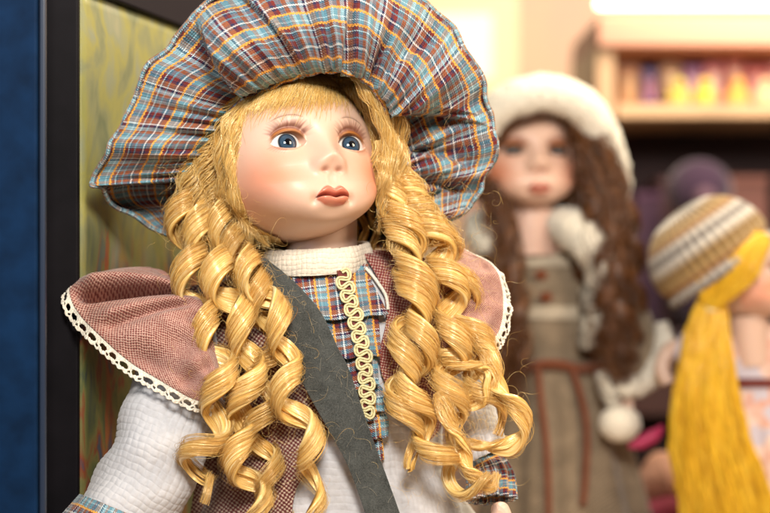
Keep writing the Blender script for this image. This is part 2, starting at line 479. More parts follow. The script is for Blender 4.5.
def strands(name, P, r, mat, parent, taper=True, **kw):
    """P (ns,n,3) metres: many fine hairs as ONE mesh"""
    ns, n = P.shape[:2]
    T = np.gradient(P, axis=1); T /= np.linalg.norm(T, axis=-1, keepdims=True) + 1e-12
    ref = rng.normal(size=(ns, 1, 3)); N = np.cross(T, ref); N /= np.linalg.norm(N, axis=-1, keepdims=True) + 1e-12
    B = np.cross(T, N); a = np.array([0, 2 * pi / 3, 4 * pi / 3])
    rr = np.ones(n) if not taper else 1 - .75 * np.linspace(0, 1, n) ** 3
    r = np.broadcast_to(np.asarray(r, float).reshape(-1, 1), (ns, 1))
    V = P[:, :, None] + (r * rr)[..., None, None] * (np.cos(a)[:, None] * N[:, :, None] + np.sin(a)[:, None] * B[:, :, None])
    V = V.reshape(-1, 3)
    base = gridF(n, 3, cv=True)
    F = (base[None] + (np.arange(ns) * n * 3)[:, None, None]).reshape(-1, 4)
    U = np.broadcast_to(rng.uniform(0, 400, (ns, 1, 1)), (ns, n, 3)) + np.arange(3) * .1
    Vv = np.broadcast_to(np.linspace(0, 100, n)[None, :, None], (ns, n, 3)) + rng.uniform(0, 900, (ns, 1, 1))
    return mesh_obj(name, V, F, mat, parent, UV=np.stack([U, Vv], -1).reshape(-1, 2), **kw)

def smooth_noise(n, m, scale, r):
    """n series of m samples, smooth, unit-ish amplitude"""
    x = np.linspace(0, 1, m)
    out = np.zeros((n, m))
    for k in range(1, 5):
        out += r.normal(0, 1 / k, (n, 1)) * np.sin(x * scale * k + r.uniform(0, 2 * pi, (n, 1)))
    return out * .6

def ringlet(axis, parent, mat, R=15, pitch=46, wid=20, phase=0., hand=1, base=D, k=1.0, layers=3, nstr=90, seed=0,
            grow=40, r0=.15, end=1.0, name='ringlet', loose=1.25, label=None, step=1.7):
    r = np.random.default_rng(seed + 100)
    A0 = W(np.array(axis, float), base); L0 = np.linalg.norm(np.diff(A0, axis=0), axis=1).sum() / S / k
    n = int(L0 / step) + 20
    A = cr(A0, n); T, N, B = frames(A, (0, -1, 0))
    s = np.linspace(0, L0, n)
    pn = smooth_noise(1, n, 7, r)[0]
    th0 = phase + hand * 2 * pi * (s / pitch + .10 * pn)
    Rp = R * (r0 + (1 - r0) * ss(s, 0, grow)) * (1 + .12 * smooth_noise(1, n, 9, r)[0]) * lerp(1, end, s / L0)
    if base == D: wid = wid * .86; R_ = R
    acc = Acc()
    x = s / L0
    for ly in range(layers):
        th = th0 + (r.normal(0, .22) if ly else 0) + .1 * smooth_noise(1, n, 6, r)[0]
        RR = Rp * (1 - .10 * ly) + r.normal(0, .5)
        rho = np.cos(th)[:, None] * N + np.sin(th)[:, None] * B
        C = A + rho * (RR * S * k)[:, None]
        TT = np.gradient(C, axis=0); TT /= np.linalg.norm(TT, axis=1)[:, None]
        w = np.cross(TT, rho); w /= np.linalg.norm(w, axis=1)[:, None]
        rh = np.cross(w, TT)
        nc = 34
        u = np.linspace(-.5, .5, nc)
        wp = wid * (1 if ly == 0 else r.uniform(.5, .85)) * (.55 + .45 * ss(s, 0, grow)) * (1 - .97 * ss(x, .72, 1)) * (1 + .10 * smooth_noise(1, n, 12, r)[0])
        sh = (0 if ly == 0 else r.uniform(-.35, .35)) * wid
        edge = 1 + .05 * smooth_noise(2, n, 26, r)
        uu = u[None, :] * np.where(u[None, :] < 0, edge[0][:, None], edge[1][:, None])
        ridge = np.zeros((n, nc))
        for f in (5, 11, 19, 31):
            ridge += np.sin(u[None] * f * 2.2 + r.uniform(0, 6) + smooth_noise(1, n, 10, r)[0][:, None] * 1.6) * (1.5 / (f ** .5)) * .42
        top = uu[..., None] * (wp[:, None, None]) * w[:, None] + (ridge + 2.2 - 9 * uu ** 2 + ly * .6)[..., None] * rh[:, None]
        bot = uu[..., None] * (wp[:, None, None]) * w[:, None] + (ridge * .6 - 1.2 - 6 * uu ** 2)[..., None] * rh[:, None]
        P = np.concatenate([top, bot[:, ::-1]], 1) * S * k + C[:, None] + (sh * w * S * k)[:, None]
        ucoord = np.concatenate([u, u[::-1]]) * wid + r.uniform(0, 500)
        UV = np.stack(np.broadcast_arrays(ucoord[None], s[:, None] + r.uniform(0, 500)), -1)
        acc.add(P, gridF(n, 2 * nc, cv=True), UV)
    # separate hairs along the lock
    th = th0
    rho = np.cos(th)[:, None] * N + np.sin(th)[:, None] * B
    C = A + rho * (Rp * S * k)[:, None]
    TT = np.gradient(C, axis=0); TT /= np.linalg.norm(TT, axis=1)[:, None]
    w = np.cross(TT, rho); rh = np.cross(w, TT)
    o = r.uniform(-.62, .62, nstr); sp = loose
    offw = o[:, None] * wid * (1 - .7 * ss(x, .80, 1))[None] * (.55 + .45 * ss(s, 0, grow))[None] + smooth_noise(nstr, n, 14, r) * 1.3 * sp
    offr = 2.6 - 6 * o[:, None] ** 2 + smooth_noise(nstr, n, 11, r) * 1.4 * sp + (r.random((nstr, 1)) < .35) * np.clip(np.abs(smooth_noise(nstr, n, 6, r)), 0, 1.5) * 3.4 * sp
    P = C[None] + (offw[..., None] * w[None] + offr[..., None] * rh[None]) * S * k
    P = P[:, ::2]; n2 = P.shape[1]
    a = np.array([0, 2 * pi / 3, 4 * pi / 3]); Tn = TT[::2]; wn = w[::2]; rn = rh[::2]
    rad = r.uniform(.10, .26, (nstr, 1)) * S * k * (1 - .5 * np.linspace(0, 1, n2) ** 4)
    V = P[:, :, None] + rad[..., None, None] * (np.cos(a)[:, None] * rn[:, None] + np.sin(a)[:, None] * wn[:, None])[None]
    F = (gridF(n2, 3, cv=True)[None] + (np.arange(nstr) * n2 * 3)[:, None, None]).reshape(-1, 4)
    UV = np.stack(np.broadcast_arrays(r.uniform(0, 400, (nstr, 1, 1)), s[::2][None, :, None], ), -1)
    UV = np.broadcast_to(UV, (nstr, n2, 3, 2))
    acc.add(V, F, UV.reshape(-1, 2))
    return acc.build(name, mat, parent, label=label)

# =================================================================== THE SHELF AND THE BACKGROUND
Zs = -(690 - 256.5) * S            # height of the shelf the dolls stand on
def box(name, lo, hi, mat, parent=None, bevel=.002, **kw):
    lo = np.array(lo, float); hi = np.array(hi, float)
    V = np.array([[x, y, z] for x in (0, 1) for y in (0, 1) for z in (0, 1)], float) * (hi - lo) + lo
    F = np.array([[0, 1, 3, 2], [4, 6, 7, 5], [0, 4, 5, 1], [2, 3, 7, 6], [0, 2, 6, 4], [1, 5, 7, 3]])
    uv = V[:, [0, 2]] / S
    o = mesh_obj(name, V, F, mat, parent, UV=uv, smooth=False, **kw)
    if bevel:
        m = o.modifiers.new('bevel', 'BEVEL'); m.width = bevel; m.segments = 3
    return o
def X_at(px, y): return (px - 385) * S * y / D
def Z_at(py, y): return -(py - 256.5) * S * y / D
def tag(o, label, cat, group=None):
    o['label'] = label; o['category'] = cat
    if group: o['group'] = group
    return o

sh = box('shelf_surface', (-.8, .45, Zs - .02), (.9, 1.52, Zs), plain('pale_wood', (.42, .30, .20), .5, 20, .2), None)
sh['kind'] = 'structure'

# navy upright and the dark framed painting at the left
M['navy'] = plain('navy_lacquer', (.003, .018, .056), .6, 60, .3, .15, Specular_IOR_Level=.08)
nv = empty('navy_cabinet', (X_at(-30, .80), .80, Zs), 'dark navy blue cabinet upright at the far left edge, in front of the black frame', 'cabinet')
box('side_panel', (X_at(-140, .80), .80, Zs), (X_at(37, .80), .806, .33), M['navy'], nv, .0015)
box('edge_highlight', (X_at(37.6, .80), .803, Zs), (X_at(44, .80), .807, .33), plain('navy_edge_highlight', (.014, .026, .055), .4), nv, .0010)  # edge highlight of the navy panel, put into a lighter coloured strip

ya, yb = .875, 1.30
A = np.array([X_at(80, ya), ya]); dirn = np.array([.034, .13]); dirn /= np.linalg.norm(dirn)
Bp = A + dirn * .44; Hh = .1575
t = NT('painted_canvas'); u, v = t.uv()
n1 = t.noise(t.comb(t.ma('MULTIPLY', u, 1.0), t.ma('MULTIPLY', v, .6)), .02, 3, .5, .5)
n2 = t.noise(t.comb(t.ma('MULTIPLY', u, 1.5), t.ma('MULTIPLY', v, .5), 5.0), .024, 3, .55, .8)
cup = t.ramp(n1, [(.30, (.13, .16, .085)), (.43, (.25, .26, .13)), (.52, (.34, .32, .09)), (.62, (.27, .29, .19)), (.72, (.36, .34, .21))])
cdn = t.ramp(n2, [(.32, (.02, .035, .05)), (.44, (.10, .12, .04)), (.52, (.17, .15, .05)), (.6, (.22, .05, .02)), (.66, (.05, .07, .10))])
f = t.ma('MULTIPLY_ADD', v, 1 / 80, t.ma('MULTIPLY_ADD', n1, 1.0, -.05)); f.node.use_clamp = True
cc = t.mix(f, cdn, cup)
str_ = t.ma('LESS_THAN', t.ma('ABSOLUTE', t.ma('SUBTRACT', t.ma('ADD', u, t.ma('MULTIPLY', n1, 60)), 90)), 7)
cc = t.mix(t.ma('MULTIPLY', t.ma('MULTIPLY', str_, .6), t.ma('MULTIPLY', t.ma('GREATER_THAN', n2, .45), t.ma('LESS_THAN', v, 30.0))), cc, (.40, .06, .02))
M['painting'] = t.out(cc, .5, t.bump(n1, .4, S * 3))
fp = empty('framed_painting', (A[0], A[1], Zs), 'yellow-green abstract painting in a black frame behind the plaid hat', 'painting')
nn = 60
uu = np.linspace(0, .44, nn); zz = np.linspace(Zs + .02, Hh, 40)
P = np.zeros((nn, 40, 3)); P[..., 0] = (A[0] + dirn[0] * uu)[:, None]; P[..., 1] = (A[1] + dirn[1] * uu)[:, None]; P[..., 2] = zz[None]
UVp = np.stack(np.meshgrid(uu / S, zz / S, indexing='ij'), -1)
grid('canvas', P, M['painting'], fp, UV=UVp, solid=4)
nrm = np.array([dirn[1], -dirn[0]])
def bar(name, a, b, z0, z1, mat, parent):
    """upright slab between plan points a and b, from z0 to z1, thickness behind"""
    a = np.array(a, float); b = np.array(b, float); d = b - a; q = np.array([-d[1], d[0]]) / np.linalg.norm(d)
    c = [a, b, b + q * .02, a + q * .02]
    V = np.array([[p[0], p[1], z] for z in (z0, z1) for p in c])
    F = np.array([[0, 1, 5, 4], [1, 2, 6, 5], [2, 3, 7, 6], [3, 0, 4, 7], [4, 5, 6, 7], [3, 2, 1, 0]])
    o = mesh_obj(name, V, F, mat, parent, smooth=False); m = o.modifiers.new('bevel', 'BEVEL'); m.width = .0015; m.segments = 3
    return o
M['black'] = plain('black_frame_paint', (.006, .005, .007), .55, 40, .3, .1, Specular_IOR_Level=.12)
bar('frame_upright', (X_at(20, ya - .005), ya - .005), (A[0], A[1] - .004), Zs, .33, M['black'], fp)
bar('frame_top', A + nrm * .006 + dirn * .002, Bp + nrm * .006, Hh - .002, .33, plain('frame_top_paint', (.014, .011, .017), .6, Specular_IOR_Level=.1), fp)

# wall far behind
t = NT('warm_wall'); f = t.noise(t.obj(), 3, 3)
M['wall'] = t.out(t.ramp(f, [(.35, (.78, .50, .40)), (.6, (.85, .62, .40))]), .9)
wl = box('wall', (-2.2, 3.0, -1.2), (2.6, 3.06, 2.2), M['wall'], None, 0); wl['kind'] = 'structure'
def emis(name, c, st):
    t = NT(name); b = t.b
    b.inputs['Emission Color'].default_value = (*c, 1); b.inputs['Emission Strength'].default_value = st
    b.inputs['Base Color'].default_value = (c[0] * .2, c[1] * .2, c[2] * .2, 1)
    return t.m
# lit picture box
lb = empty('lit_showcase', (X_at(450, 2.6), 2.6, Z_at(90, 2.6)), 'glowing pale yellow showcase on the wall right of the plaid hat', 'showcase')
y0 = 2.6
box('back_panel', (X_at(378, y0), y0 + .03, Z_at(92, y0)), (X_at(520, y0), y0 + .06, Z_at(-30, y0)), emis('lit_yellow_panel', (1, .76, .38), .90), lb)
box('picture', (X_at(425, y0), y0 + .0, Z_at(78, y0)), (X_at(492, y0), y0 + .02, Z_at(14, y0)), emis('lit_cream_picture', (1, .93, .66), 1.05), lb)
# shelf unit
y1 = 2.05
su = empty('shelf_unit', (X_at(690, y1), y1, Z_at(560, y1)), 'tall wooden shop shelf unit full of colourful boxes, top right', 'shelf')
M['lwood'] = plain('light_shelf_wood', (.66, .44, .24), .5, 12, .15)
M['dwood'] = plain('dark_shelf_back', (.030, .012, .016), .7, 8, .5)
def shelfbox(name, a, b, c, d, ya_, yb_, mat, p=su, bev=.003):   # photo px left, top, right, bottom
    return box(name, (X_at(a, ya_), ya_, Z_at(d, ya_)), (X_at(c, ya_), yb_, Z_at(b, ya_)), mat, p, bev)
shelfbox('side_panel', 596, 30, 615, 560, y1, y1 + .28, M['lwood'])
shelfbox('canopy', 598, 16, 900, 46, y1 - .02, y1 + .26, plain('peach_canopy', (.66, .36, .24), .6))
shelfbox('shelf_board', 616, 104, 900, 118, y1 - .01, y1 + .27, M['lwood'])
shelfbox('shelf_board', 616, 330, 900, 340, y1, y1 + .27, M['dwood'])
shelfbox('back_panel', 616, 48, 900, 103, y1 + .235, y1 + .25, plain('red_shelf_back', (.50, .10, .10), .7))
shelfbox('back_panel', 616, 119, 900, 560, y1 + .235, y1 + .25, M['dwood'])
shelfbox('lamp_tube', 600, -6, 900, 4, y1 - .04, y1 - .0, emis('lit_tube', (1, .88, .62), 6))
# boxes on the upper shelf
cols = [((.50, .20, .08), (.70, .40, .15)), ((.10, .07, .30), (.60, .20, .35)), ((.45, .22, .10), (.8, .5, .2)), ((.40, .16, .42), (.75, .40, .6)), ((.75, .22, .26), (.9, .6, .5)),
        ((.70, .22, .20), (.85, .5, .35)), ((.66, .14, .14), (.9, .38, .36)), ((.8, .32, .32), (.9, .6, .5))]
x = 618
for i, (c, c2) in enumerate(cols):
    wv_ = [24, 18, 24, 20, 22, 20, 24, 26][i]; h_ = [46, 42, 48, 44, 47, 50, 45, 48][i]
    names = ['brown and gold', 'dark blue and rose', 'brown and orange', 'mauve and lilac', 'salmon pink', 'red and peach', 'deep red and coral', 'coral and cream']
    e = empty('toy_box', (X_at(x + wv_ / 2, y1 + .08), y1 + .08, Z_at(104, y1 + .0)), names[i] + ' toy box standing on the upper shelf of the unit', 'box', 'toy boxes on the upper shelf')
    k_ = (y1 + .08) / D * S
    zb_ = Z_at(104, y1 - .01) + .001
    zt_ = zb_ + h_ * k_
    box('carton', (X_at(x, y1 + .08), y1 + .08, zb_), (X_at(x + wv_ - 2, y1 + .08), y1 + .16, zt_), plain('carton_colour', c, .35), e, .002)
    box('window', (X_at(x + 4, y1 + .08), y1 + .075, zb_ + 8 * k_), (X_at(x + wv_ - 6, y1 + .08), y1 + .0805, zt_ - 10 * k_), plain('window_colour', c2, .2), e, .002)
    x += wv_
def ball(name, c, r, mat, parent=None, sq=(1, 1, 1), amp=.0, seed=1, n=(40, 28)):
    a = np.linspace(0, 2 * pi, n[0], endpoint=False); b = np.linspace(0.001, pi - .001, n[1])
    Aa, Bb = np.meshgrid(a, b, indexing='ij')
    d = np.stack([np.cos(Aa) * np.sin(Bb), np.sin(Aa) * np.sin(Bb), np.cos(Bb)], -1)
    rr = r * (1 + amp * np.sin(d[..., 0] * 9 + seed) * np.sin(d[..., 1] * 8) * np.sin(d[..., 2] * 10 + seed))
    P = d * rr[..., None] * np.array(sq) + np.array(c)
    return grid(name, P, mat, parent, cu=True)
for i, (px, c, nm) in enumerate([(678, (.70, .62, .12), 'lime yellow'), (704, (.90, .62, .08), 'bright yellow'), (737, (.92, .50, .10), 'orange yellow'), (765, (.9, .62, .35), 'pale peach')]):
    yy = y1 + .03; k_ = S * yy / D; zb_ = Z_at(104, y1 - .01)
    e = empty('plush_chick', (X_at(px, yy), yy, zb_), nm + ' round plush chick sitting on the upper shelf', 'plush toy', 'plush chicks in front of the boxes')
    m_ = plain('plush', c, .9, 200, .1, Sheen_Weight=.5)
    ball('body', (X_at(px, yy), yy, zb_ + 10 * k_), 11 * k_, m_, e, (1.1, .9, .9), .03)
    ball('head', (X_at(px, yy), yy - .005, zb_ + 22 * k_), 7 * k_, m_, e)
    ball('beak', (X_at(px, yy), yy - .005 - 7 * k_, zb_ + 21 * k_), 2 * k_, M['stitch'], e)
# lower shelf: dim purple and wine coloured things
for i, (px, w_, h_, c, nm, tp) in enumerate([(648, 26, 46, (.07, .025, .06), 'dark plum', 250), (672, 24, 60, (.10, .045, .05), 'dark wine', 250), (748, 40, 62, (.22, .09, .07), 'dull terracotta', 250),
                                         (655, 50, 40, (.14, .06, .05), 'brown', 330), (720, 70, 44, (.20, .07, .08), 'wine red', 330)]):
    yy = y1 + .1
    e = empty('storage_box', (X_at(px, yy), yy, Z_at(tp, yy)), nm + ' shaded box, ' + ['at the left end of the middle shelf', 'left of the purple soft toy', 'right of the purple soft toy', 'on the bottom shelf, left', 'on the bottom shelf behind the pigtail'][i], 'box', 'boxes on the lower shelves')
    zb_ = Z_at(330, y1) + .001 if tp == 330 or True else 0
    k_ = S * yy / D
    zb_ = Z_at(330, y1) + .001 if tp != 330 else Z_at(330, y1) - .010 - h_ * k_ - .06
    hh = (80 + h_) * k_ if tp != 330 else h_ * k_ + .04
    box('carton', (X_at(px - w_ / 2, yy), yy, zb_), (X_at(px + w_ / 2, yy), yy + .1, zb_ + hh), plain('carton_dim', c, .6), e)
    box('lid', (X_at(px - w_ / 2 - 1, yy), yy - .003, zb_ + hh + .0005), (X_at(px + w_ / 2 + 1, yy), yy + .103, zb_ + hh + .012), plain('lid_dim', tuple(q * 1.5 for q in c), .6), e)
# purple round-headed soft toy in the dark shelf
yy = y1 + .02; k_ = S * yy / D
e = empty('soft_toy', (X_at(700, yy), yy, Z_at(330, y1)), 'round-headed purple soft toy in the dark shelf above the striped hat', 'soft toy')
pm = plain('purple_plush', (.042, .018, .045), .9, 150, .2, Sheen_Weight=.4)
ball('body', (X_at(702, yy), yy, Z_at(330, y1) + 50 * k_), 46 * k_, pm, e, (.8, .6, 1.05))
ball('head', (X_at(698, yy), yy - .01, Z_at(190, yy)), 32 * k_, pm, e, (1, .8, .95))
ball('muzzle', (X_at(698, yy), yy - .01 - 24 * k_, Z_at(200, yy)), 12 * k_, plain('pale_plush', (.14, .08, .11), .9), e)

# =================================================================== MAIN DOLL
doll = empty('porcelain_doll', (X_at(330, D + .03), D + .03, Zs), 'large blonde porcelain doll in a floppy plaid hat, nearest the camera', 'doll', None)
HR = rot(GR(27), GR(18)); HC = W((297, 166.5, 55))
head = make_head(doll, HC, HR, skin_mat=M['skin'], gaze=(GR(-3), GR(0)))
V0, X0, Z0, *_ = head_shape(150, 130)
HP = V0.reshape(-1, 3) @ HR.T * S + HC
bv = BVHTree.FromPolygons([tuple(p) for p in HP], [tuple(q) for q in gridF(150, 130, cu=True).tolist()])
def head_d(px, py, default=60.):
    q = W((px, py, 0)); d = Vector(q).normalized()
    h = bv.ray_cast(Vector((0, 0, 0)), d)
    return (h[0].y - D) / S if h[0] is not None else default

# neck
P = W(cr([(322, 215, 78), (322, 245, 74), (324, 280, 72)], 30)); Vt, Ft, Ut = tube(P, 37 * S, 48)
mesh_obj('neck', Vt, Ft, M['skin'], doll, UV=Ut, colr=np.ones((len(Vt), 3)) * (.78, .56, .46))

# torso and skirt (white waffle blouse)
ROW = np.array([[250, 322, 42, 48, 40], [268, 322, 92, 44, 60], [285, 320, 122, 32, 80], [310, 322, 130, 20, 92], [345, 325, 128, 10, 95], [400, 328, 114, 5, 100],
                [470, 330, 112, 0, 110], [560, 346, 165, -8, 140], [700, 350, 215, -15, 180]], float)
def rowv(py): return [np.interp(py, ROW[:, 0], ROW[:, i]) for i in range(1, 5)]
def torso_d(px, py):
    cx, hw, df, dep = rowv(py)
    q = np.clip(np.abs((px - cx) / hw), 0, .995)
    return df + dep * (1 - (1 - q ** 2.3) ** (1 / 2.3))
def waffle(u, v, cell=7.0):
    u2 = u + .9 * np.sin(v * .09 + 1.3 * np.sin(u * .05)) + .5 * np.sin(v * .31); v2 = v + .9 * np.sin(u * .08 + 2) + .5 * np.sin(u * .27 + v * .1)
    am = .85 + .15 * np.sin(u * .17 + np.sin(v * .13) * 2) * np.sin(v * .19)
    return am * (np.abs(np.sin(u2 * pi / cell)) * np.abs(np.sin(v2 * pi / cell))) ** .28
def torso_mesh(name, y0_, y1_, mat, ny, na, amp=0.0, lift=0.0, cell=7.0, fold=0):
    py = np.linspace(y0_, y1_, ny); a = np.linspace(-pi, pi, na, endpoint=False)
    PY, Aa = np.meshgrid(py, a, indexing='ij')
    cx, hw, df, dep = rowv(PY)
    sx = np.sign(np.sin(Aa)) * np.abs(np.sin(Aa)) ** (2 / 2.3); cz = np.sign(np.cos(Aa)) * np.abs(np.cos(Aa)) ** (2 / 2.3)
    u = Aa * hw * 1.1; v = PY
    h = lift + (amp * waffle(u, v, cell) if amp else 0) + fold * np.sin(Aa * 16 + np.sin(Aa * 3)) * ss(PY, 480, 620)
    px = cx + (hw + h) * sx; d = df + dep - (dep + h) * cz
    return grid(name, W(np.stack([px, PY, d], -1)), mat, doll, cv=True)
torso_mesh('blouse', 250, 575, M['white'], 480, 900, .9)
torso_mesh('skirt', 540, 690, M['tweed'], 40, 300, 0, 6, fold=8)

def patch(name, L, Rr, mat, parent, lift=3.0, nu=90, nv=90, wr=1.0, wf=.05, solid=1.5, dfun=None, flare=0.0, wave=0.0, wk=5, seed=0, uvrot=0.0, v0=0, uvs=1.0, **kw):
    l = cr(L, nv); r_ = cr(Rr, nv)
    t = np.linspace(0, 1, nu)[:, None, None]
    P = l[None] * (1 - t) + r_[None] * t
    px, py = P[..., 0], P[..., 1]
    rr = np.random.default_rng(seed + 5)
    d = torso_d(px, py) if dfun is None else dfun(px, py)
    vv = np.linspace(0, 1, nv)[None]; tt = t[..., 0]
    nz = np.zeros_like(px)
    for k in range(7):
        a, b = rr.normal(0, wf, 2); nz += np.sin(px * a + py * b + rr.uniform(0, 6)) / 2.2
    w = wave * np.sin(tt * 2 * pi * wk + rr.uniform(0, 6) + .6 * np.sin(tt * 9)) * vv ** 1.3
    d = d - lift - flare * vv ** 1.5 - wr * nz - w
    pyy = py + .25 * w
    u = px * uvs; v = (py + v0) * uvs
    c, s_ = math.cos(uvrot), math.sin(uvrot)
    UV = np.stack([u * c - v * s_, u * s_ + v * c], -1)
    return grid(name, W(np.stack([px, pyy, d], -1)), mat, parent, UV=UV, solid=solid, **kw)

patch('vest', [(190, 286), (188, 340), (194, 400), (196, 470), (186, 540)], [(290, 272), (305, 330), (328, 400), (322, 450), (296, 490), (290, 540)],
      M['tweed'], doll, lift=5, wr=1.6, wf=.035, nu=120, nv=140, uvrot=.15, label='left front panel of the maroon and cream tweed vest')
patch('vest', [(362, 250), (382, 288), (386, 320), (380, 350), (382, 375), (396, 402), (404, 424)], [(420, 252), (450, 296), (455, 340), (452, 380), (446, 410), (440, 428), (430, 440)],
      M['tweed_red'], doll, lift=6, wr=1.6, wf=.045, nu=90, nv=100, uvrot=.6, seed=3, label='redder right front panel of the tweed vest')

# plaid ruffled bib
bib = patch('bib', [(286, 266), (300, 320), (325, 380), (350, 470)], [(368, 264), (378, 320), (376, 390), (384, 460)], M['plaid_small'], doll, lift=3, seed=8)
tiers = [([(286, 268), (300, 292), (312, 322)], [(362, 266), (376, 290), (388, 314)], 9, 2.0),
         ([(300, 312), (310, 335), (322, 360)], [(378, 312), (380, 335), (381, 356)], 10, 2.2),
         ([(315, 350), (325, 372), (335, 396)], [(376, 350), (378, 368), (379, 384)], 10, 2.2),
         ([(325, 382), (335, 402), (345, 418)], [(376, 380), (385, 393), (390, 410)], 11, 2.4),
         ([(335, 408), (345, 425), (355, 442)], [(380, 406), (388, 420), (388, 437)], 11, 2.4),
         ([(345, 432), (352, 448), (362, 466)], [(380, 432), (383, 445), (384, 460)], 9, 2.0)]
for i, (a, b, fl, wv_) in enumerate(tiers):
    o = patch('ruffle_tier', a, b, M['plaid_small'], bib, lift=5.5, flare=fl, wave=wv_, wk=3.3, nu=110, nv=40, wr=1.0, seed=20 + i, v0=i * 13, uvrot=.12 + pi / 2)
# white piping at right of the bib
P = [(366, 268), (376, 280), (386, 296), (388, 310)]
c_ = cr(P, 40); c3 = np.column_stack([c_, torso_d(c_[:, 0], c_[:, 1]) - 8]); Vt, Ft, Ut = tube(W(c3), 1.7 * S, 8)
mesh_obj('piping', Vt, Ft, M['cream'], doll, UV=Ut)

# gold looped braid down the bib
cl = cr([(341, 270), (349, 299), (357, 325), (363, 350), (366, 380), (367, 405), (366, 428)], 400)
Tn = np.gradient(cl, axis=0); Tn /= np.linalg.norm(Tn, axis=1)[:, None]; Nn = np.stack([Tn[:, 1], -Tn[:, 0]], -1)
Ls = np.concatenate([[0], np.cumsum(np.linalg.norm(np.diff(cl, axis=0), axis=1))])
under = patch('braid_trim', list(map(tuple, (cl - Nn * -4.5)[::40])), list(map(tuple, (cl - Nn * 4.5)[::40])), M['maroon'], doll, lift=17, nu=8, nv=120, wr=.2, solid=1.5, label='gold looped braid on a maroon ribbon')
acc = Acc(); per = 14.0; nloop = int(Ls[-1] / per)
ph = np.linspace(0, nloop * 2 * pi, nloop * 48)
sN0 = (6.6 + .5 * np.sin(ph * .37) + .35 * np.sin(ph * .61 + 2)) * np.sin(ph) + .5 * np.sin(ph * .13); sT0 = ph / (2 * pi) * per - 2.7 * np.sin(2 * ph) + 2
tn = np.stack([np.gradient(sN0), np.gradient(sT0)], -1); tn /= np.linalg.norm(tn, axis=1)[:, None]
for off in (-1.25, 1.25):
    sN = sN0 - tn[:, 1] * off; sT = np.clip(sT0 + tn[:, 0] * off, 0, Ls[-1])
    cx_ = np.interp(sT, Ls, cl[:, 0]); cy_ = np.interp(sT, Ls, cl[:, 1]); nx_ = np.interp(sT, Ls, Nn[:, 0]); ny_ = np.interp(sT, Ls, Nn[:, 1])
    p3 = np.stack([cx_ + nx_ * sN, cy_ + ny_ * sN, torso_d(cx_, cy_) - 19.5 - .5 * np.cos(2 * ph)], -1)
    Vt, Ft, Ut = tube(W(p3), (1.2 + .12 * np.sin(np.arange(len(ph)) * 1.1)) * S, 8); acc.add(Vt, Ft, Ut)
acc.build('gold_cord', M['gold'], under)

# collar
a = np.linspace(0, 2 * pi, 500, endpoint=False); v = np.linspace(0, 1, 60)
Aa, Vv = np.meshgrid(a, v, indexing='ij')
px = 317 + (49 + 5 * Vv) * np.sin(Aa); dd = 76 - (47 + 4 * Vv) * np.cos(Aa)
py = 246 + 26 * Vv + 3.5 * np.cos(Aa) - 3 * np.sin(Aa)
rr_ = 1.3 * waffle(Aa * 50, Vv * 26, 5.0) + 2.5 * np.sin(pi * Vv) + .8 * np.sin(Aa * 9 + Vv * 3)
px = px + rr_ * np.sin(Aa); dd = dd - rr_ * np.cos(Aa)
grid('collar', W(np.stack([px, py, dd], -1)), plain('cream_knit', (.78, .70, .58), .9, 700, .12, .3, Sheen_Weight=.3), doll, cu=True, solid=3)

# strap
stp = patch('strap', [(240, 262), (258, 278), (271, 308), (283, 340), (296, 370), (315, 406), (346, 462), (366, 515), (384, 570)],
            [(262, 256), (284, 273), (306, 294), (323, 316), (338, 348), (350, 372), (368, 426), (399, 512), (418, 570)], M['strap'], doll, lift=24, wr=1.1, nu=40, nv=160, solid=2.5, seed=4)
# fluff caught on the strap
ns = 80
pts = []
for i in range(ns):
    t_ = rng.uniform(.06, .95); a0 = cr([(260, 282), (296, 370), (346, 462), (366, 515)], 100)[int(t_ * 99)]; b0 = cr([(290, 276), (350, 372), (368, 426), (399, 512)], 100)[int(t_ * 99)]
    c0 = lerp(a0, b0, rng.uniform(.02, .98)); ang = rng.uniform(0, 2 * pi); Ln = rng.uniform(3, 15)
    tt = np.linspace(-.5, .5, 10); cv_ = rng.normal(0, 2)
    x_ = c0[0] + np.cos(ang) * tt * Ln - np.sin(ang) * cv_ * tt ** 2 * 2; y_ = c0[1] + np.sin(ang) * tt * Ln + np.cos(ang) * cv_ * tt ** 2 * 2
    pts.append(np.stack([x_, y_, torso_d(x_, y_) - 25.8 - np.abs(rng.normal(0, .6))], -1))
strands('lint', W(np.array(pts)), .12 * S, plain('pale_fibre', (.34, .31, .24), .6), stp, taper=False)

# sleeves
def sleeve(axis, rad, parent, name='sleeve', nl=420, na=420, cell=7.0, amp=1.15, mat=None, folds=1.0, seed=0):
    A_ = W(cr(axis, nl)); T, N, B = frames(A_)
    r0_ = np.interp(np.linspace(0, 1, nl), np.linspace(0, 1, len(rad)), rad)
    a = np.linspace(0, 2 * pi, na, endpoint=False)
    L = np.linalg.norm(np.diff(A_, axis=0), axis=1).sum() / S
    s_ = np.linspace(0, L, nl)
    SS_, AA = np.meshgrid(s_, a, indexing='ij')
    h = r0_[:, None] + amp * waffle(SS_ + 2 * np.sin(AA * 2), AA * np.mean(rad), cell) + folds * (2.2 * np.sin(SS_ * .06 + AA * 2 + seed) + 1.6 * np.sin(SS_ * .11 - AA * 3))
    P = A_[:, None] + (np.cos(AA)[..., None] * N[:, None] + np.sin(AA)[..., None] * B[:, None]) * h[..., None] * S
    return grid(name, P, mat or M['white'], parent, cv=True)
sleeve([(196, 330, 68), (182, 385, 50), (156, 458, 30), (131, 508, 18), (116, 540, 10)], [34, 47, 49, 47, 46], doll)
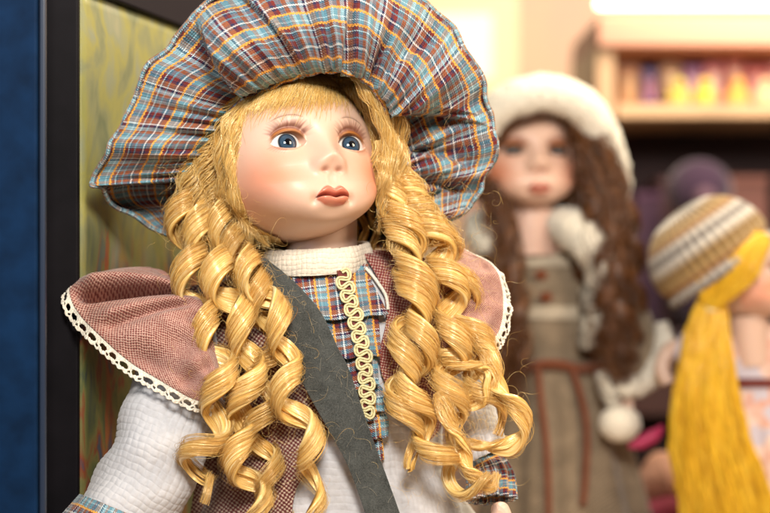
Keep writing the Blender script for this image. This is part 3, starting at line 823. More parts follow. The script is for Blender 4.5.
def cuff(axis, rad, parent, mat):
    A_ = W(cr(axis, 40)); T, N, B = frames(A_); r0_ = np.interp(np.linspace(0, 1, 40), np.linspace(0, 1, len(rad)), rad)
    a = np.linspace(0, 2 * pi, 220, endpoint=False); SS_, AA = np.meshgrid(np.linspace(0, 1, 40), a, indexing='ij')
    h = r0_[:, None] + 4 * np.sin(AA * 14 + np.sin(AA * 3)) * SS_
    P = A_[:, None] + (np.cos(AA)[..., None] * N[:, None] + np.sin(AA)[..., None] * B[:, None]) * h[..., None] * S
    UV = np.stack([AA * 55, SS_ * 60], -1)
    return grid('cuff', P, mat, parent, cv=True, UV=UV, solid=2)
cuff([(126, 514, 14), (112, 545, 6), (100, 572, 0)], [50, 58, 68], doll, M['plaid_small'])
sleeve([(445, 300, 90), (462, 370, 85), (478, 430, 65), (488, 460, 50)], [30, 28, 26, 20], doll, nl=200, na=260)
cuff([(482, 456, 56), (490, 474, 50), (492, 500, 40)], [16, 23, 22], doll, M['plaid_small'])
def skinned_hand(C, dirv, sidev, sc_, parent, mat):
    """small porcelain hand: palm, four fingers and a thumb as one mesh"""
    dirv = np.array(dirv, float); dirv /= np.linalg.norm(dirv); sidev = np.array(sidev, float); sidev -= dirv * dirv.dot(sidev); sidev /= np.linalg.norm(sidev); nv_ = np.cross(dirv, sidev)
    me = bpy.data.meshes.new('hand'); vs = [np.array(C)]; rad = [.30]; ed = []
    def add(p, r_, par): vs.append(p); rad.append(r_); ed.append((par, len(vs) - 1)); return len(vs) - 1
    palm = add(C + dirv * .45 * sc_, .30, 0)
    for i, (o_, l_) in enumerate([(-.27, .62), (-.09, .72), (.09, .68), (.26, .54)]):
        kn = add(C + dirv * .85 * sc_ + sidev * o_ * sc_, .13, palm)
        m1 = add(vs[kn] + (dirv * .9 + nv_ * .25) * l_ * .55 * sc_, .10, kn)
        add(vs[m1] + (dirv * .7 + nv_ * .6) * l_ * .45 * sc_, .075, m1)
    th1 = add(C + dirv * .45 * sc_ - sidev * .42 * sc_, .13, palm); th2 = add(vs[th1] + (dirv * .8 - sidev * .35) * .35 * sc_, .11, th1); add(vs[th2] + (dirv * .9 + nv_ * .3) * .25 * sc_, .085, th2)
    off = np.array(wloc(parent))
    me.from_pydata([tuple(p - off) for p in vs], ed, []); o = bpy.data.objects.new('hand', me); col.objects.link(o); o.parent = parent
    md = o.modifiers.new('skin', 'SKIN'); 
    for i, sv in enumerate(me.skin_vertices[0].data): sv.radius = (rad[i] * sc_, rad[i] * sc_ * .8); sv.use_root = (i == 0)
    m2 = o.modifiers.new('sub', 'SUBSURF'); m2.levels = 2; m2.render_levels = 2
    me.materials.append(mat); return o
M['hand'] = plain('porcelain_hand', (.76, .54, .44), .35)
skinned_hand(W((98, 566, 0)), (-.3, -.2, -1), (1, 0, 0), 42 * S, doll, M['hand'])
skinned_hand(W((500, 500, 14)), (.2, -.2, -1), (1, 0, 0), 36 * S, doll, M['hand'])

# shoulder ruffles with lace
def shoulder(seam, outer, parent, mat, puff=14, lace_w=11, seed=0, folds=(), label=None, hole=15.0):
    na, nr = 260, 90
    so = cr(np.hstack([outer, seam]), na)
    O, Sm = so[:, :3], so[:, 3:]
    r = np.linspace(0, 1, nr)[None, :, None]
    P = Sm[:, None] * (1 - r) + O[:, None] * r
    al = np.linspace(0, 1, na)[:, None]; rr = r[..., 0]
    rg = np.random.default_rng(seed + 40)
    bul = np.sin(pi * rr ** .8)
    P[..., 1] -= puff * bul * (1 - .5 * al); P[..., 2] -= puff * .7 * bul * (.3 + al)
    gat = np.zeros_like(P[..., 0])
    for f_ in (11, 17, 26): gat += np.sin(al * 2 * pi * f_ * .5 + rg.uniform(0, 6) + rr * 1.2) / f_ * 22 * (1 - rr) ** .8 * ss(rr, 0, .12)
    gat += 2.2 * np.sin(al * 2 * pi * 3.2 + rg.uniform(0, 6)) * rr
    for k_ in range(9):                                 # small crumples
        fa, fb = rg.normal(0, 9), rg.normal(0, 5)
        gat += 1.1 * np.sin(al * fa * 2 + rr * fb * 1.6 + rg.uniform(0, 6) + 1.5 * np.sin(al * 7 + rr * 4 + k_)) * ss(rr, 0, .2) * (1 - .6 * ss(rr, .8, 1))
    for (c0, c1, wdt, am) in folds:                     # big soft creases
        gat += am * np.exp(-((al - (c0 + (c1 - c0) * rr)) / wdt) ** 2) * ss(rr, .02, .3) * (1 - ss(rr, .8, 1))
    P[..., 2] += gat; P[..., 1] += gat * .35
    UVs = np.stack(np.broadcast_arrays(al * 190, rr * 90), -1)
    o = grid('shoulder_ruffle', W(P), mat, parent, UV=UVs, solid=1.6, label=label)
    # lace: a strip with real holes and a scalloped edge
    E = W(P[:, -1]); I = W(P[:, -4]); L = np.concatenate([[0], np.cumsum(np.linalg.norm(np.diff(E, axis=0), axis=1))]) / S
    nl, nw = int(L[-1] / .7), 22
    s_ = np.linspace(0, L[-1], nl)
    e = np.stack([np.interp(s_, L, E[:, k]) for k in range(3)], -1); i_ = np.stack([np.interp(s_, L, I[:, k]) for k in range(3)], -1)
    dr = e - i_; dr /= np.linalg.norm(dr, axis=1)[:, None]; dr = dr * .75 + np.array([0, -.15, -.6]); dr /= np.linalg.norm(dr, axis=1)[:, None]
    tg = np.gradient(e, axis=0); tg /= np.linalg.norm(tg, axis=1)[:, None]; nm = np.cross(tg, dr)
    w_ = np.linspace(-.18, 1, nw)
    wd = lace_w * (1 + .16 * np.abs(np.sin(s_ * pi / (hole / 2))) )
    ruf = 1.6 * np.sin(s_[:, None] * 2 * pi / 21) * w_[None] + .5 * np.sin(s_[:, None] * 1.7) * np.sin(w_[None] * 9)
    LP = e[:, None] + dr[:, None] * (w_[None] * wd[:, None])[..., None] * S + nm[:, None] * (ruf + .8)[..., None] * S
    F = gridF(nl, nw)
    ff = np.arange(nl * nw).reshape(nl, nw)[:-1, :-1]
    sj = s_[:-1, None] + 1.6 * np.sin(s_[:-1, None] * .071 + seed) + .8 * np.sin(s_[:-1, None] * .19)
    sc_ = (sj + .35) % hole - hole / 2; wc = np.broadcast_to(w_[None, :-1], (nl - 1, nw - 1))
    h1 = ((sc_ / (hole * .34)) ** 2 + ((wc - .48) / .20) ** 2) < 1
    sc2 = (sj + hole / 2) % hole - hole / 2
    h2 = ((sc2 / 1.6) ** 2 + ((wc - .72) / .09) ** 2) < 1
    F = F[~(h1 | h2).ravel()]
    UVl = np.stack(np.broadcast_arrays(s_[:, None], w_[None] * 10), -1).reshape(-1, 2)
    lo = mesh_obj('lace_trim', LP.reshape(-1, 3), F, M['cream'], o, UV=UVl, solid=2.0)
    m = lo.modifiers.new('sub', 'SUBSURF'); m.levels = 1; m.render_levels = 1
    return o
seamL = [(176, 290, 88), (180, 289, 72), (187, 290, 52), (195, 296, 30), (203, 305, 12), (211, 335, 0), (219, 370, -8), (224, 400, -10)]
outL = [(128, 276, 84), (92, 274, 66), (70, 288, 38), (79, 313, 16), (108, 344, 0), (145, 371, -10), (184, 395, -16), (214, 404, -16)]
shoulder(seamL, outL, doll, M['pink'], puff=15, folds=((.44, .33, .026, 44), (.36, .25, .045, -18), (.58, .50, .03, 10), (.52, .45, .03, -6), (.78, .70, .05, 6), (.68, .6, .04, -5), (.9, .86, .03, 5)), label='left shoulder ruffle with lace edge, nearer the camera')
seamR = [(438, 250, 62), (436, 262, 45), (434, 290, 26), (436, 320, 16), (442, 350, 10), (450, 372, 10)]
outR = [(462, 250, 80), (488, 262, 70), (501, 282, 58), (504, 308, 45), (500, 330, 36), (488, 352, 28)]
shoulder(seamR, outR, doll, M['pink'], puff=7, lace_w=9, seed=2, folds=((.3, .3, .05, 4), (.6, .7, .05, 4)), label='right shoulder ruffle half hidden by curls', hole=8)

# ------------------------------------------------------------------- hat
pairs = [((192, 174, 44), (92, 182, 25)), ((205, 150, 34), (107, 150, 12)), ((222, 124, 26), (127, 112, 2)), ((240, 102, 16), (150, 66, -8)), ((262, 91, 8), (182, 27, -16)),
         ((290, 77, 2), (222, -6, -20)), ((318, 70, 0), (275, -32, -20)), ((345, 70, -6), (335, -42, -12)), ((368, 80, 2), (392, -22, 0)), ((384, 103, 16), (442, 17, 14)),
         ((392, 128, 32), (474, 62, 30)), ((398, 155, 55), (492, 108, 45)), ((402, 180, 70), (494, 152, 60)), ((405, 205, 85), (482, 190, 75)), ((405, 225, 100), (458, 216, 92)),
         ((390, 245, 125), (415, 232, 125)), ((340, 240, 165), (345, 250, 185)), ((270, 240, 165), (260, 262, 185)), ((215, 228, 120), (182, 242, 125)), ((197, 205, 85), (126, 212, 75)), ((194, 188, 60), (98, 189, 34))]
bul = np.array([6, 12, 16, 24, 36, 42, 42, 40, 38, 34, 20, 8, 4, 4, 6, 10, 14, 14, 12, 8, 6], float)
NP = len(pairs)
arr = np.array([list(o_) + list(i_) for i_, o_ in pairs], float)
arr = np.column_stack([arr, bul, np.arange(NP)])
nt = 1100
Q = np.vstack([arr[-1], arr, arr[0], arr[1]])
tau = np.linspace(0, NP, nt, endpoint=False); ii = np.floor(tau).astype(int); ft = (tau - ii)[:, None]
a_, b_, c_, d_ = Q[ii], Q[ii + 1], Q[ii + 2], Q[ii + 3]
CRV = .5 * ((2 * b_) + (c_ - a_) * ft + (2 * a_ - 5 * b_ + 4 * c_ - d_) * ft ** 2 + (3 * b_ - a_ - 3 * c_ + d_) * ft ** 3)
O, I, BU = CRV[:, :3], CRV[:, 3:6], CRV[:, 6]
th0_ = tau / NP * 2 * pi
od = O[:, :2] - np.array([320, 110]); od /= np.linalg.norm(od, axis=1)[:, None]
O[:, :2] += od * (1.6 * np.sin(9 * th0_ + 1) + 1.8 * np.sin(14 * th0_ + 2) + 1.2 * np.sin(23 * th0_) - 1.0 * np.abs(np.sin(17 * th0_)))[:, None] * (1 - np.exp(-((tau[:, None] - 0) / .6) ** 2) - np.exp(-((tau[:, None] - NP) / .6) ** 2))
O[:, 2] += 3 * np.sin(12 * th0_ + .5) + 2 * np.sin(19 * th0_)
nr1, nr2 = 230, 90
r1 = np.linspace(0, 1, nr1)[None]; T_ = tau[:, None]
P = I[:, None] * (1 - r1[..., None]) + O[:, None] * r1[..., None]
rg = np.random.default_rng(11)
th_ = T_ / NP * 2 * pi
def fold1(freqs, amp, skew, sharp=1.0):
    out = np.zeros((nt, nr1))
    for f_ in freqs:
        ph_ = rg.uniform(0, 6); w_ = np.sin(f_ * th_ + ph_ + skew * r1 * rg.normal(0, 1) + .5 * np.sin(3 * th_ + ph_))
        out += np.sign(w_) * np.abs(w_) ** sharp
    return out * amp / len(freqs) ** .5
rightl = (ss(T_, 8.5, 11) * (1 - ss(T_, 14.5, 16)))
disp = fold1([41, 53, 67], 5.0, .5, .8) * (1 - r1) ** 1.7 + fold1([13, 19, 29], 5.2, 1.6) * (1 - .6 * r1) * ss(r1, .0, .15) * (.45 + .9 * rightl) + fold1([5, 7, 9], 4.5, 1.2) * np.sin(pi * r1 ** .7)
disp += rightl * fold1([23, 31], 5.0, 1.0) * (1 - r1) ** 1.2 * ss(r1, 0, .1)
def crease(t0, t1, am, wl, wr_):
    """sharp overlapping fold: rises slowly, falls quickly"""
    c0 = t0 + (t1 - t0) * r1; x_ = T_ - c0
    return am * np.where(x_ < 0, np.exp(-(x_ / wl) ** 2), np.exp(-(x_ / wr_) ** 2))
disp += crease(3.05, 4.30, 26, .75, .05) * (1 - .35 * r1) * (1 - ss(r1, .82, 1))       # deep valley left of the front puff
disp -= crease(3.30, 4.50, 14, .06, .9) * (1 - ss(r1, .7, 1))
disp += crease(6.9, 7.6, 17, .05, .5) * (1 - ss(r1, .3, .8))
disp += crease(5.6, 5.2, 15, .5, .04)
disp += crease(8.05, 8.6, 15, .35, .04) * (1 - ss(r1, .3, .8)) * (1 - ss(r1, .25, .7))
disp -= crease(9.5, 11.2, 8, .9, .05) * (1 - ss(r1, .7, 1))
disp += crease(8.3, 9.4, 12, .4, .06) * (1 - ss(r1, .5, 1))
disp += crease(9.7, 11.5, 30, .05, 1.3) * (1 - ss(r1, .5, 1))
disp += crease(10.9, 12.6, 14, .35, .07) * (1 - ss(r1, .6, 1))
disp += crease(12.0, 13.4, 13, .35, .07) * (1 - ss(r1, .6, 1))
disp += crease(20.35, 20.2, 40, 1.7, .05) * ss(r1, 0, .2) * (1 - .6 * ss(r1, .85, 1)) * (T_ > 16)
disp += fold1([6, 10, 15], 8.0, 3.0) * ss(r1, .1, .5) * (.35 + .65 * rightl)
bulge = BU[:, None] * np.sin(pi * r1 ** .75) ** .8
cen = np.array([320, 110])
dirxy = np.stack([P[..., 0] - cen[0], P[..., 1] - cen[1]], -1); dirxy /= np.linalg.norm(dirxy, axis=-1, keepdims=True) + 1e-6
P[..., 2] += -bulge + disp
P[..., :2] += dirxy * (bulge * .12 - disp * .25)[..., None] * (1 - .6 * ss(r1, .8, 1))[..., None]
hang = ss(T_, 4, 6) * (1 - ss(T_, 8, 9.5)) * g(r1, .05, .07)
P[..., 1] += 4 * hang
disp19 = 0
# the crown behind
r2 = np.linspace(0, 1, nr2 + 1)[None, 1:]
crown = np.array([315, 60, 215.])
Pb = O[:, None] * (1 - r2[..., None]) + crown * r2[..., None]
db = np.stack([O[:, 0] - cen[0], O[:, 1] - cen[1]], -1); db /= np.linalg.norm(db, axis=-1, keepdims=True)
hump = np.sin(pi * np.clip(r2, 0, 1) ** .75)
Pb[..., :2] += db[:, None] * (10 * hump * (1 - .3 * r2))[..., None] * (1 - ss(T_, 0, .5)[..., None] * 0)
Pb[..., 2] += 45 * hump + 5 * np.sin(13 * th_ + r2 * 3) * hump + 3 * np.sin(29 * th_) * hump
# keep the flop of the brim tidy where it passes under the left tip
PP = np.concatenate([P, Pb], 1)
mid = W(.45 * I + .55 * O); uL = np.concatenate([[0], np.cumsum(np.linalg.norm(np.diff(mid, axis=0), axis=1))]) / S
rad_len = np.linalg.norm(O - I, axis=1).mean()
vL = np.concatenate([r1[0] * 120, 120 + r2[0] * 260])
UVh = np.stack(np.broadcast_arrays(uL[:, None] + 0 * vL[None], vL[None]), -1)
hat = grid('hat', W(PP), M['plaid'], doll, cu=True, UV=UVh)
Vt, Ft, Ut = tube(W(np.vstack([O + [0, 0, -1], O[:1] + [0, 0, -1]])), 2.6 * S, 8)
mesh_obj('hem', Vt, Ft, M['plaid'], hat, UV=Ut * np.array([1, 1.0]) + np.array([0, 3]))
# piped band at the inner edge
ic = I.copy(); ic[:, 2] += 2; ic[:, 1] += 1 + 1.0 * np.sin(th_[:, 0] * 30)
Vt, Ft, Ut = tube(W(np.vstack([ic, ic[:1]])), 3.4 * S, 8)
mesh_obj('band', Vt, Ft, M['plaid'], hat, UV=Ut + np.array([0, 12]))

# ------------------------------------------------------------------- hair of the main doll
nlo, nla = 200, 150
V1, X1, Z1, *_ = head_shape(nlo, nla)
y_ = V1[..., 1]
keep = (Z1 > 62) | ((y_ > 4) & (Z1 > -75)) | ((y_ > -16) & (Z1 > 5))
F1 = gridF(nlo, nla, cu=True); kk = keep.ravel(); F1 = F1[kk[F1].all(1)]
cap = V1 * np.array([1.045, 1.045, 1.035]) + 0
uvc = np.stack([np.arctan2(V1[..., 0], -y_) * 80, Z1], -1).reshape(-1, 2)
mesh_obj('hair_cap', cap.reshape(-1, 3) @ HR.T * S + HC, F1, M['hair'], doll, UV=uvc)

# fringe
def strand_field(name, n, fn, r=.42, npt=22, parent=doll, mat=None, **kw):
    P = np.array([fn(i) for i in range(n)])
    return strands(name, W(P), rng.uniform(.6, 1.25, n) * r * S, mat or M['hair'], parent, **kw)
_dc = {}
def hd(px, py):
    k_ = (round(px / 2), round(py / 2))
    if k_ not in _dc:
        v_ = None; xx = k_[0] * 2.; m_ = 0
        while v_ is None and m_ < 40:
            v_ = head_d(xx, k_[1] * 2., None); xx += -2. if xx > 300 else 2.; m_ += 1
        _dc[k_] = (v_ if v_ is not None else 45.) + m_ * .6
    return _dc[k_]
def fringe(i):
    u = rng.uniform(0, 1)
    x0 = 236 + u * 156; 
    top = np.interp(x0, [232, 245, 262, 290, 318, 345, 368, 392], [110, 92, 80, 69, 62, 62, 72, 100]) - 3
    # direction: sweeps left on the left, right on the right
    dx = np.interp(x0, [236, 260, 300, 335, 352, 375, 392], [-16, -30, -24, -6, 8, 14, 8]) + rng.normal(0, 8)
    tip = np.interp(x0, [236, 255, 275, 300, 325, 338, 350, 370, 392], [150, 118, 107, 103, 103, 99, 97, 107, 145]) + rng.normal(0, 5.0) + (abs(rng.normal(0, 7)) if rng.random() < .18 else 0)
    t = np.linspace(0, 1, 16); w1, w2 = rng.normal(0, 1.6), rng.normal(0, 2.5)
    x = x0 + dx * t ** 1.2 + w1 * np.sin(t * 5 + w2); y = top + (tip - top) * t
    d = np.array([hd(a, b) for a, b in zip(x, y)])
    lift = (6.5 - 4.5 * t) + rng.uniform(0, 2.0)
    return np.stack([x, y, d - lift], -1)
strand_field('fringe', 3400, fringe, .33, npt=16)

def bundle(name, path, n, spread, wav, r=.5, freq=3.0, seed=0, flat=.5, mat=None, parent=doll, end=.6, npt=60, **kw):
    """a loose wavy tress of separate hairs along a path of (px,py,d)"""
    r_ = np.random.default_rng(seed + 300)
    C = cr(path, npt); T, N, B = frames(C, (0, 0, -1))
    x = np.linspace(0, 1, npt)
    a = np.clip(r_.normal(0, .45, (n, 1)), -1.1, 1.1); b = np.clip(r_.normal(0, .45, (n, 1)), -1.1, 1.1)
    sp = spread * ((1 - (1 - end) * x) * (.35 + .65 * ss(x, 0, .2)))[None]
    cl_ = np.round(a * 6) / 6 * .45 + a * .55
    ph = cl_ * 4 + r_.uniform(0, .5, (n, 1))
    wv = wav * np.sin(2 * pi * freq * x[None] + ph) * ss(x, 0, .15)[None]
    wv2 = wav * .6 * np.cos(2 * pi * freq * x[None] + ph)
    P = C[None] + B[None] * (cl_ * sp + wv + smooth_noise(n, npt, 8, r_) * 1.3)[..., None] + N[None] * (b * sp * flat + wv2 + smooth_noise(n, npt, 9, r_) * 1.0)[..., None]
    q_ = x[None] * r_.uniform(.72, 1.0, (n, 1)) * (npt - 1); i0_ = np.minimum(q_.astype(int), npt - 2); f_ = (q_ - i0_)[..., None]; rr_ = np.arange(n)[:, None]
    P = P[rr_, i0_] * (1 - f_) + P[rr_, i0_ + 1] * f_
    return strands(name, W(P), r_.uniform(.5, 1.3, n) * r * S, mat or M['hair'], parent, **kw)
# left side of the face, under the hat
bundle('tress', [(246, 100, 22), (232, 128, 26), (218, 158, 30), (206, 190, 34), (196, 225, 34)], 840, 22, 3.5, 0.34, 3.0, 1)
bundle('tress', [(236, 112, 30), (214, 140, 36), (196, 172, 40), (188, 210, 40), (186, 245, 34)], 840, 22, 4.5, 0.34, 3.2, 2)
def onface(p, up=3): return [(a, b, hd(a, b) - up) for a, b in p]
bundle('tress', onface([(246, 100), (238, 122), (233, 150), (233, 178), (239, 204), (253, 228)], 4) + [(270, 248, 22)], 700, 9, 2.2, .26, 4.6, 3)
bundle('tress', onface([(242, 104), (231, 130), (226, 160), (226, 190), (234, 214)], 3) + [(254, 238, 24)], 700, 11, 2.6, .26, 4.2, 13)
bundle('tress', [(226, 130, 40), (222, 180, 46), (218, 225, 44), (235, 262, 30), (256, 285, 12)], 720, 22, 3.5, 0.31, 4.0, 4)
bundle('tress', [(242, 110, 22), (235, 148, 20), (233, 185, 20), (240, 215, 22), (256, 242, 18)], 500, 14, 3.0, .26, 4.2, 8)
bundle('tress', [(222, 140, 34), (204, 175, 34), (200, 205, 34), (212, 235, 26), (232, 256, 16)], 600, 20, 4.5, 0.31, 4.0, 9)
bundle('tress', [(352, 74, 20), (368, 90, 18), (383, 118, 24), (389, 148, 30), (388, 180, 34), (380, 210, 42)], 700, 9, 1.6, .28, 4.2, 10)
bundle('tress', [(374, 86, 28), (389, 108, 30), (396, 140, 36), (396, 170, 38), (388, 204, 40), (378, 235, 40)], 620, 12, 2.6, .28, 4.6, 14)
bundle('back_hair', [(318, 190, 135), (320, 240, 125), (325, 300, 110)], 900, 66, 3.0, .5, 3.0, 12, flat=.25, end=1.0)
bundle('tress', onface([(350, 84), (361, 95), (370, 109), (376, 128), (380, 150)], 3) + [(384, 176, 24), (380, 205, 34)], 800, 9, 1.6, .26, 4.0, 15)
bundle('tress', onface([(358, 86), (369, 98), (377, 114), (383, 136)], 2) + [(388, 160, 26), (388, 190, 34), (382, 220, 40)], 800, 10, 2.2, .26, 4.0, 16)
# right side
bundle('tress', [(376, 92, 24), (385, 120, 36), (391, 150, 42), (400, 178, 46), (412, 205, 42), (420, 240, 32)], 800, 10, 3.4, .30, 3.6, 5)
bundle('tress', [(384, 140, 40), (396, 165, 46), (412, 190, 48), (430, 215, 44), (438, 245, 34)], 500, 12, 4.5, .30, 3.0, 6)
bundle('tress', [(380, 140, 36), (386, 172, 38), (392, 205, 34), (400, 240, 22), (408, 270, 6)], 600, 12, 4.5, .30, 3.2, 7)

def rl(*a, **k): return ringlet(*a, **k)
H = M['hair']
# left ringlets
rl([(214, 150, 45), (214, 200, 42), (236, 250, 24), (262, 300, 4), (272, 350, 2), (262, 400, -4), (262, 450, -6), (276, 500, -8), (280, 540, -8)], doll, H, 14, 60, 20, 1.2, 1, seed=1, grow=80)
rl([(214, 140, 40), (196, 190, 40), (204, 240, 26), (228, 295, 0), (248, 345, -12), (246, 400, -16), (236, 450, -18), (256, 500, -20), (262, 545, -20)], doll, H, 15, 62, 22, 3.6, 1, seed=2, grow=90)
rl([(200, 150, 40), (184, 200, 38), (188, 250, 28), (200, 310, 2), (220, 365, -18), (216, 415, -22), (200, 450, -24), (192, 480, -26), (206, 500, -26)], doll, H, 16, 64, 22, .4, 1, seed=3, grow=90)
rl([(226, 150, 36), (216, 205, 30), (240, 255, 12), (264, 295, -14), (286, 340, -26), (284, 380, -30), (302, 425, -34), (314, 460, -34), (308, 495, -34), (312, 535, -34)], doll, H, 14, 64, 21, 5.0, 1, seed=4, grow=90)
# right ringlets
rl([(388, 165, 46), (400, 190, 40), (406, 225, 26), (416, 270, 6), (424, 320, -6), (416, 365, -14), (414, 405, -20), (432, 440, -24), (450, 475, -24), (486, 482, -22)], doll, H, 15, 60, 22, .6, -1, seed=6, grow=60)
rl([(390, 160, 50), (412, 195, 44), (434, 235, 28), (450, 280, 12), (454, 330, 2), (450, 380, -6), (456, 425, -10), (470, 440, -12)], doll, H, 15, 58, 22, 2.4, -1, seed=7, grow=60)
rl([(392, 160, 54), (416, 205, 48), (446, 250, 38), (464, 300, 24), (478, 345, 14), (480, 385, 8), (490, 412, 4), (502, 432, 2)], doll, H, 14, 56, 20, 4.2, -1, seed=8, grow=60)
rl([(386, 150, 46), (392, 200, 38), (404, 250, 16), (414, 300, -4), (406, 350, -14), (402, 390, -20), (408, 430, -24), (420, 465, -24)], doll, H, 14, 62, 21, 3.2, -1, seed=10, grow=60)
# loops turned out at the ends
rl([(440, 352, 6), (464, 366, -2), (492, 378, -8), (514, 400, -8), (522, 428, -6), (508, 448, -2), (484, 450, 4), (462, 440, 6)], doll, H, 4, 90, 20, 1.0, -1, seed=11, grow=10, r0=.6)
rl([(440, 392, -16), (452, 432, -22), (470, 466, -24), (488, 486, -20), (500, 476, -14)], doll, H, 4, 90, 18, 1.0, -1, seed=12, grow=10, r0=.6)
rl([(470, 330, 10), (486, 350, 4), (492, 372, -2), (484, 394, -4), (464, 404, -4), (444, 400, -6)], doll, H, 4, 90, 18, 2.0, -1, seed=13, grow=10, r0=.6)

# flyaway hairs
def fly(cx, cy, d, sx, sy, n, Lm=40, seed=0):
    r_ = np.random.default_rng(seed + 700); out = []
    for i in range(n):
        x0 = cx + r_.normal(0, sx); y0_ = cy + r_.normal(0, sy); ang = r_.uniform(0, 2 * pi); L = r_.uniform(.3, 1) * Lm
        t = np.linspace(0, 1, 24); cu_ = r_.normal(0, 2.2); aa = ang + cu_ * t + .6 * np.sin(t * 6 + r_.uniform(0, 6))
        x = x0 + np.cumsum(np.cos(aa)) * L / 24; y = y0_ + np.cumsum(np.sin(aa)) * L / 24
        out.append(np.stack([x, y, d - 6 + np.cumsum(r_.normal(0, .5, 24)) + r_.uniform(-12, 8)], -1))
    return out
fl = fly(215, 215, 22, 24, 40, 320, 36, 1) + fly(240, 330, -14, 30, 60, 180, 34, 2) + fly(430, 250, 15, 30, 50, 280, 36, 3) + fly(450, 400, -12, 34, 50, 300, 40, 4) + fly(280, 430, -32, 30, 40, 60, 40, 5) + fly(240, 245, 16, 14, 16, 60, 30, 6)
strands('loose_hair', W(np.array(fl)), .10 * S, M['hair'], doll)

# =================================================================== SECOND DOLL (brown ringlets, cream hat)
D2 = 1.30; K2 = D2 / D
dl2 = empty('porcelain_doll', (X_at(560, D2 + .04), D2 + .04, Zs), 'brown-haired porcelain doll in a fuzzy cream hat and knitted dress, out of focus', 'doll')
HR2 = rot(GR(8), GR(8)); HC2 = W((527, 160, 75), D2)
make_head(dl2, HC2, HR2, k=1.0, skin_mat=M['skin'], n=(260, 230), iris=(.015, .008, .007), gaze=(GR(-4), GR(-4)), skin=(.68, .46, .37), blush=(.58, .15, .06), blx=58, esh=.85, white=.35, irisr=12.0, lip=(.55, .16, .12))
def w2(p): return W(np.array(p, float), D2)
P = cr([(530, 190, 90), (530, 225, 84), (530, 255, 84)], 20); Vt, Ft, Ut = tube(W(P, D2), 30 * S * K2, 32)
mesh_obj('neck', Vt, Ft, M['skin'], dl2, UV=Ut, colr=np.ones((len(Vt), 3)) * (.70, .48, .40))
fluff = plain('cream_fluff', (.86, .81, .71), .95, 500, .12, .8, Sheen_Weight=.6)
# hat brim: thick fuzzy roll, then the crown
br_ = cr([(490, 178, 60), (484, 140, 30), (496, 112, 5), (522, 97, -8), (552, 94, -6), (580, 106, 8), (598, 130, 30), (610, 165, 60), (612, 195, 90), (590, 215, 150), (530, 215, 190), (495, 205, 150)], 260, closed=True)
br_ = np.vstack([br_, br_[:1]])
rad_ = np.interp(np.linspace(0, 1, 261), [0, .1, .2, .35, .5, .62, .75, .9, 1], [13, 17, 19, 20, 19, 17, 13, 12, 13]) * S * K2
Vt, Ft, Ut = tube(W(br_, D2), rad_, 40)
nzz = np.random.default_rng(4).normal(0, 1, len(Vt)).reshape(-1, 1) * S * .9
hat2 = mesh_obj('hat', Vt + nzz * np.random.default_rng(5).normal(0, 1, Vt.shape), Ft, fluff, dl2, UV=Ut)
kr = W(br_[:-1], D2); top_ = W(np.array([548, 92, 130.]), D2); rr = np.linspace(0, 1, 40)[None, :, None]
PP2 = kr[:, None] * (1 - rr) + top_ * rr; PP2[..., 2] += np.sin(pi * rr[..., 0] * .5) ** .5 * .012
grid('crown', PP2, fluff, hat2, cu=True, solid=3)
# hair
BH = M['brown_hair']
for i, (ax, R_, pt) in enumerate([
    ([(588, 118, 30), (600, 150, 30), (606, 190, 20), (612, 230, 5), (618, 280, -5), (622, 330, -10), (624, 372, -10)], 15, 40),
    ([(582, 112, 20), (590, 150, 24), (594, 195, 18), (600, 245, 0), (606, 300, -10), (608, 350, -12)], 14, 38),
    ([(590, 125, 40), (612, 175, 40), (626, 220, 30), (632, 270, 20), (634, 320, 14), (630, 365, 12)], 13, 40),
    ([(494, 150, 40), (498, 200, 40), (508, 240, 14), (514, 290, -10), (518, 340, -14), (518, 380, -14)], 13, 40),
    ([(486, 160, 60), (486, 210, 50), (494, 260, 20), (502, 310, 4), (504, 360, 0), (506, 392, 0)], 14, 42),
    ([(586, 130, 60), (600, 200, 55), (590, 250, 40), (596, 310, 25), (600, 360, 20)], 16, 44)]):
    ringlet([tuple(q) for q in ax], dl2, BH, R_ * .85, pt, 17, i * 1.3, 1 if i % 2 else -1, base=D2, k=K2, seed=50 + i, nstr=50, layers=2, r0=.4, loose=1.0)
def tress2(path, n, spread, seed, r=.8, wv=2.):
    r_ = np.random.default_rng(seed); C = cr(path, 50); T, N, B = frames(C, (0, 0, -1)); x = np.linspace(0, 1, 50)
    P = C[None] + B[None] * (r_.normal(0, .5, (n, 1)) * spread + smooth_noise(n, 50, 16, r_) * wv)[..., None] + N[None] * (r_.normal(0, .4, (n, 1)) * spread + smooth_noise(n, 50, 18, r_) * wv)[..., None]
    return strands('tress', W(P, D2), r * S, BH, dl2)
tress2([(575, 108, 8), (582, 128, 14), (588, 160, 24), (590, 200, 30), (590, 235, 20)], 300, 14, 1)
tress2([(590, 140, 10), (604, 180, 6), (612, 230, -6), (616, 290, -16), (618, 350, -18), (622, 385, -16)], 200, 20, 11, .7, 8)
tress2([(496, 180, 20), (502, 230, 8), (508, 290, -12), (512, 340, -18), (512, 400, -16)], 160, 14, 12, .7, 8)
tress2([(500, 122, 10), (494, 150, 24), (492, 190, 34), (500, 230, 24)], 220, 9, 2)
tress2([(548, 106, -8), (520, 113, -8), (502, 126, 4), (493, 146, 14)], 260, 8, 3)
tress2([(545, 106, -6), (562, 110, -2), (576, 122, 8), (584, 142, 18)], 200, 6, 4)
V1, X1, Z1, *_ = head_shape(120, 100); y_ = V1[..., 1]
keep = (Z1 > 44) | ((y_ > -24) & (Z1 > -75)); F1 = gridF(120, 100, cu=True); F1 = F1[keep.ravel()[F1].all(1)]
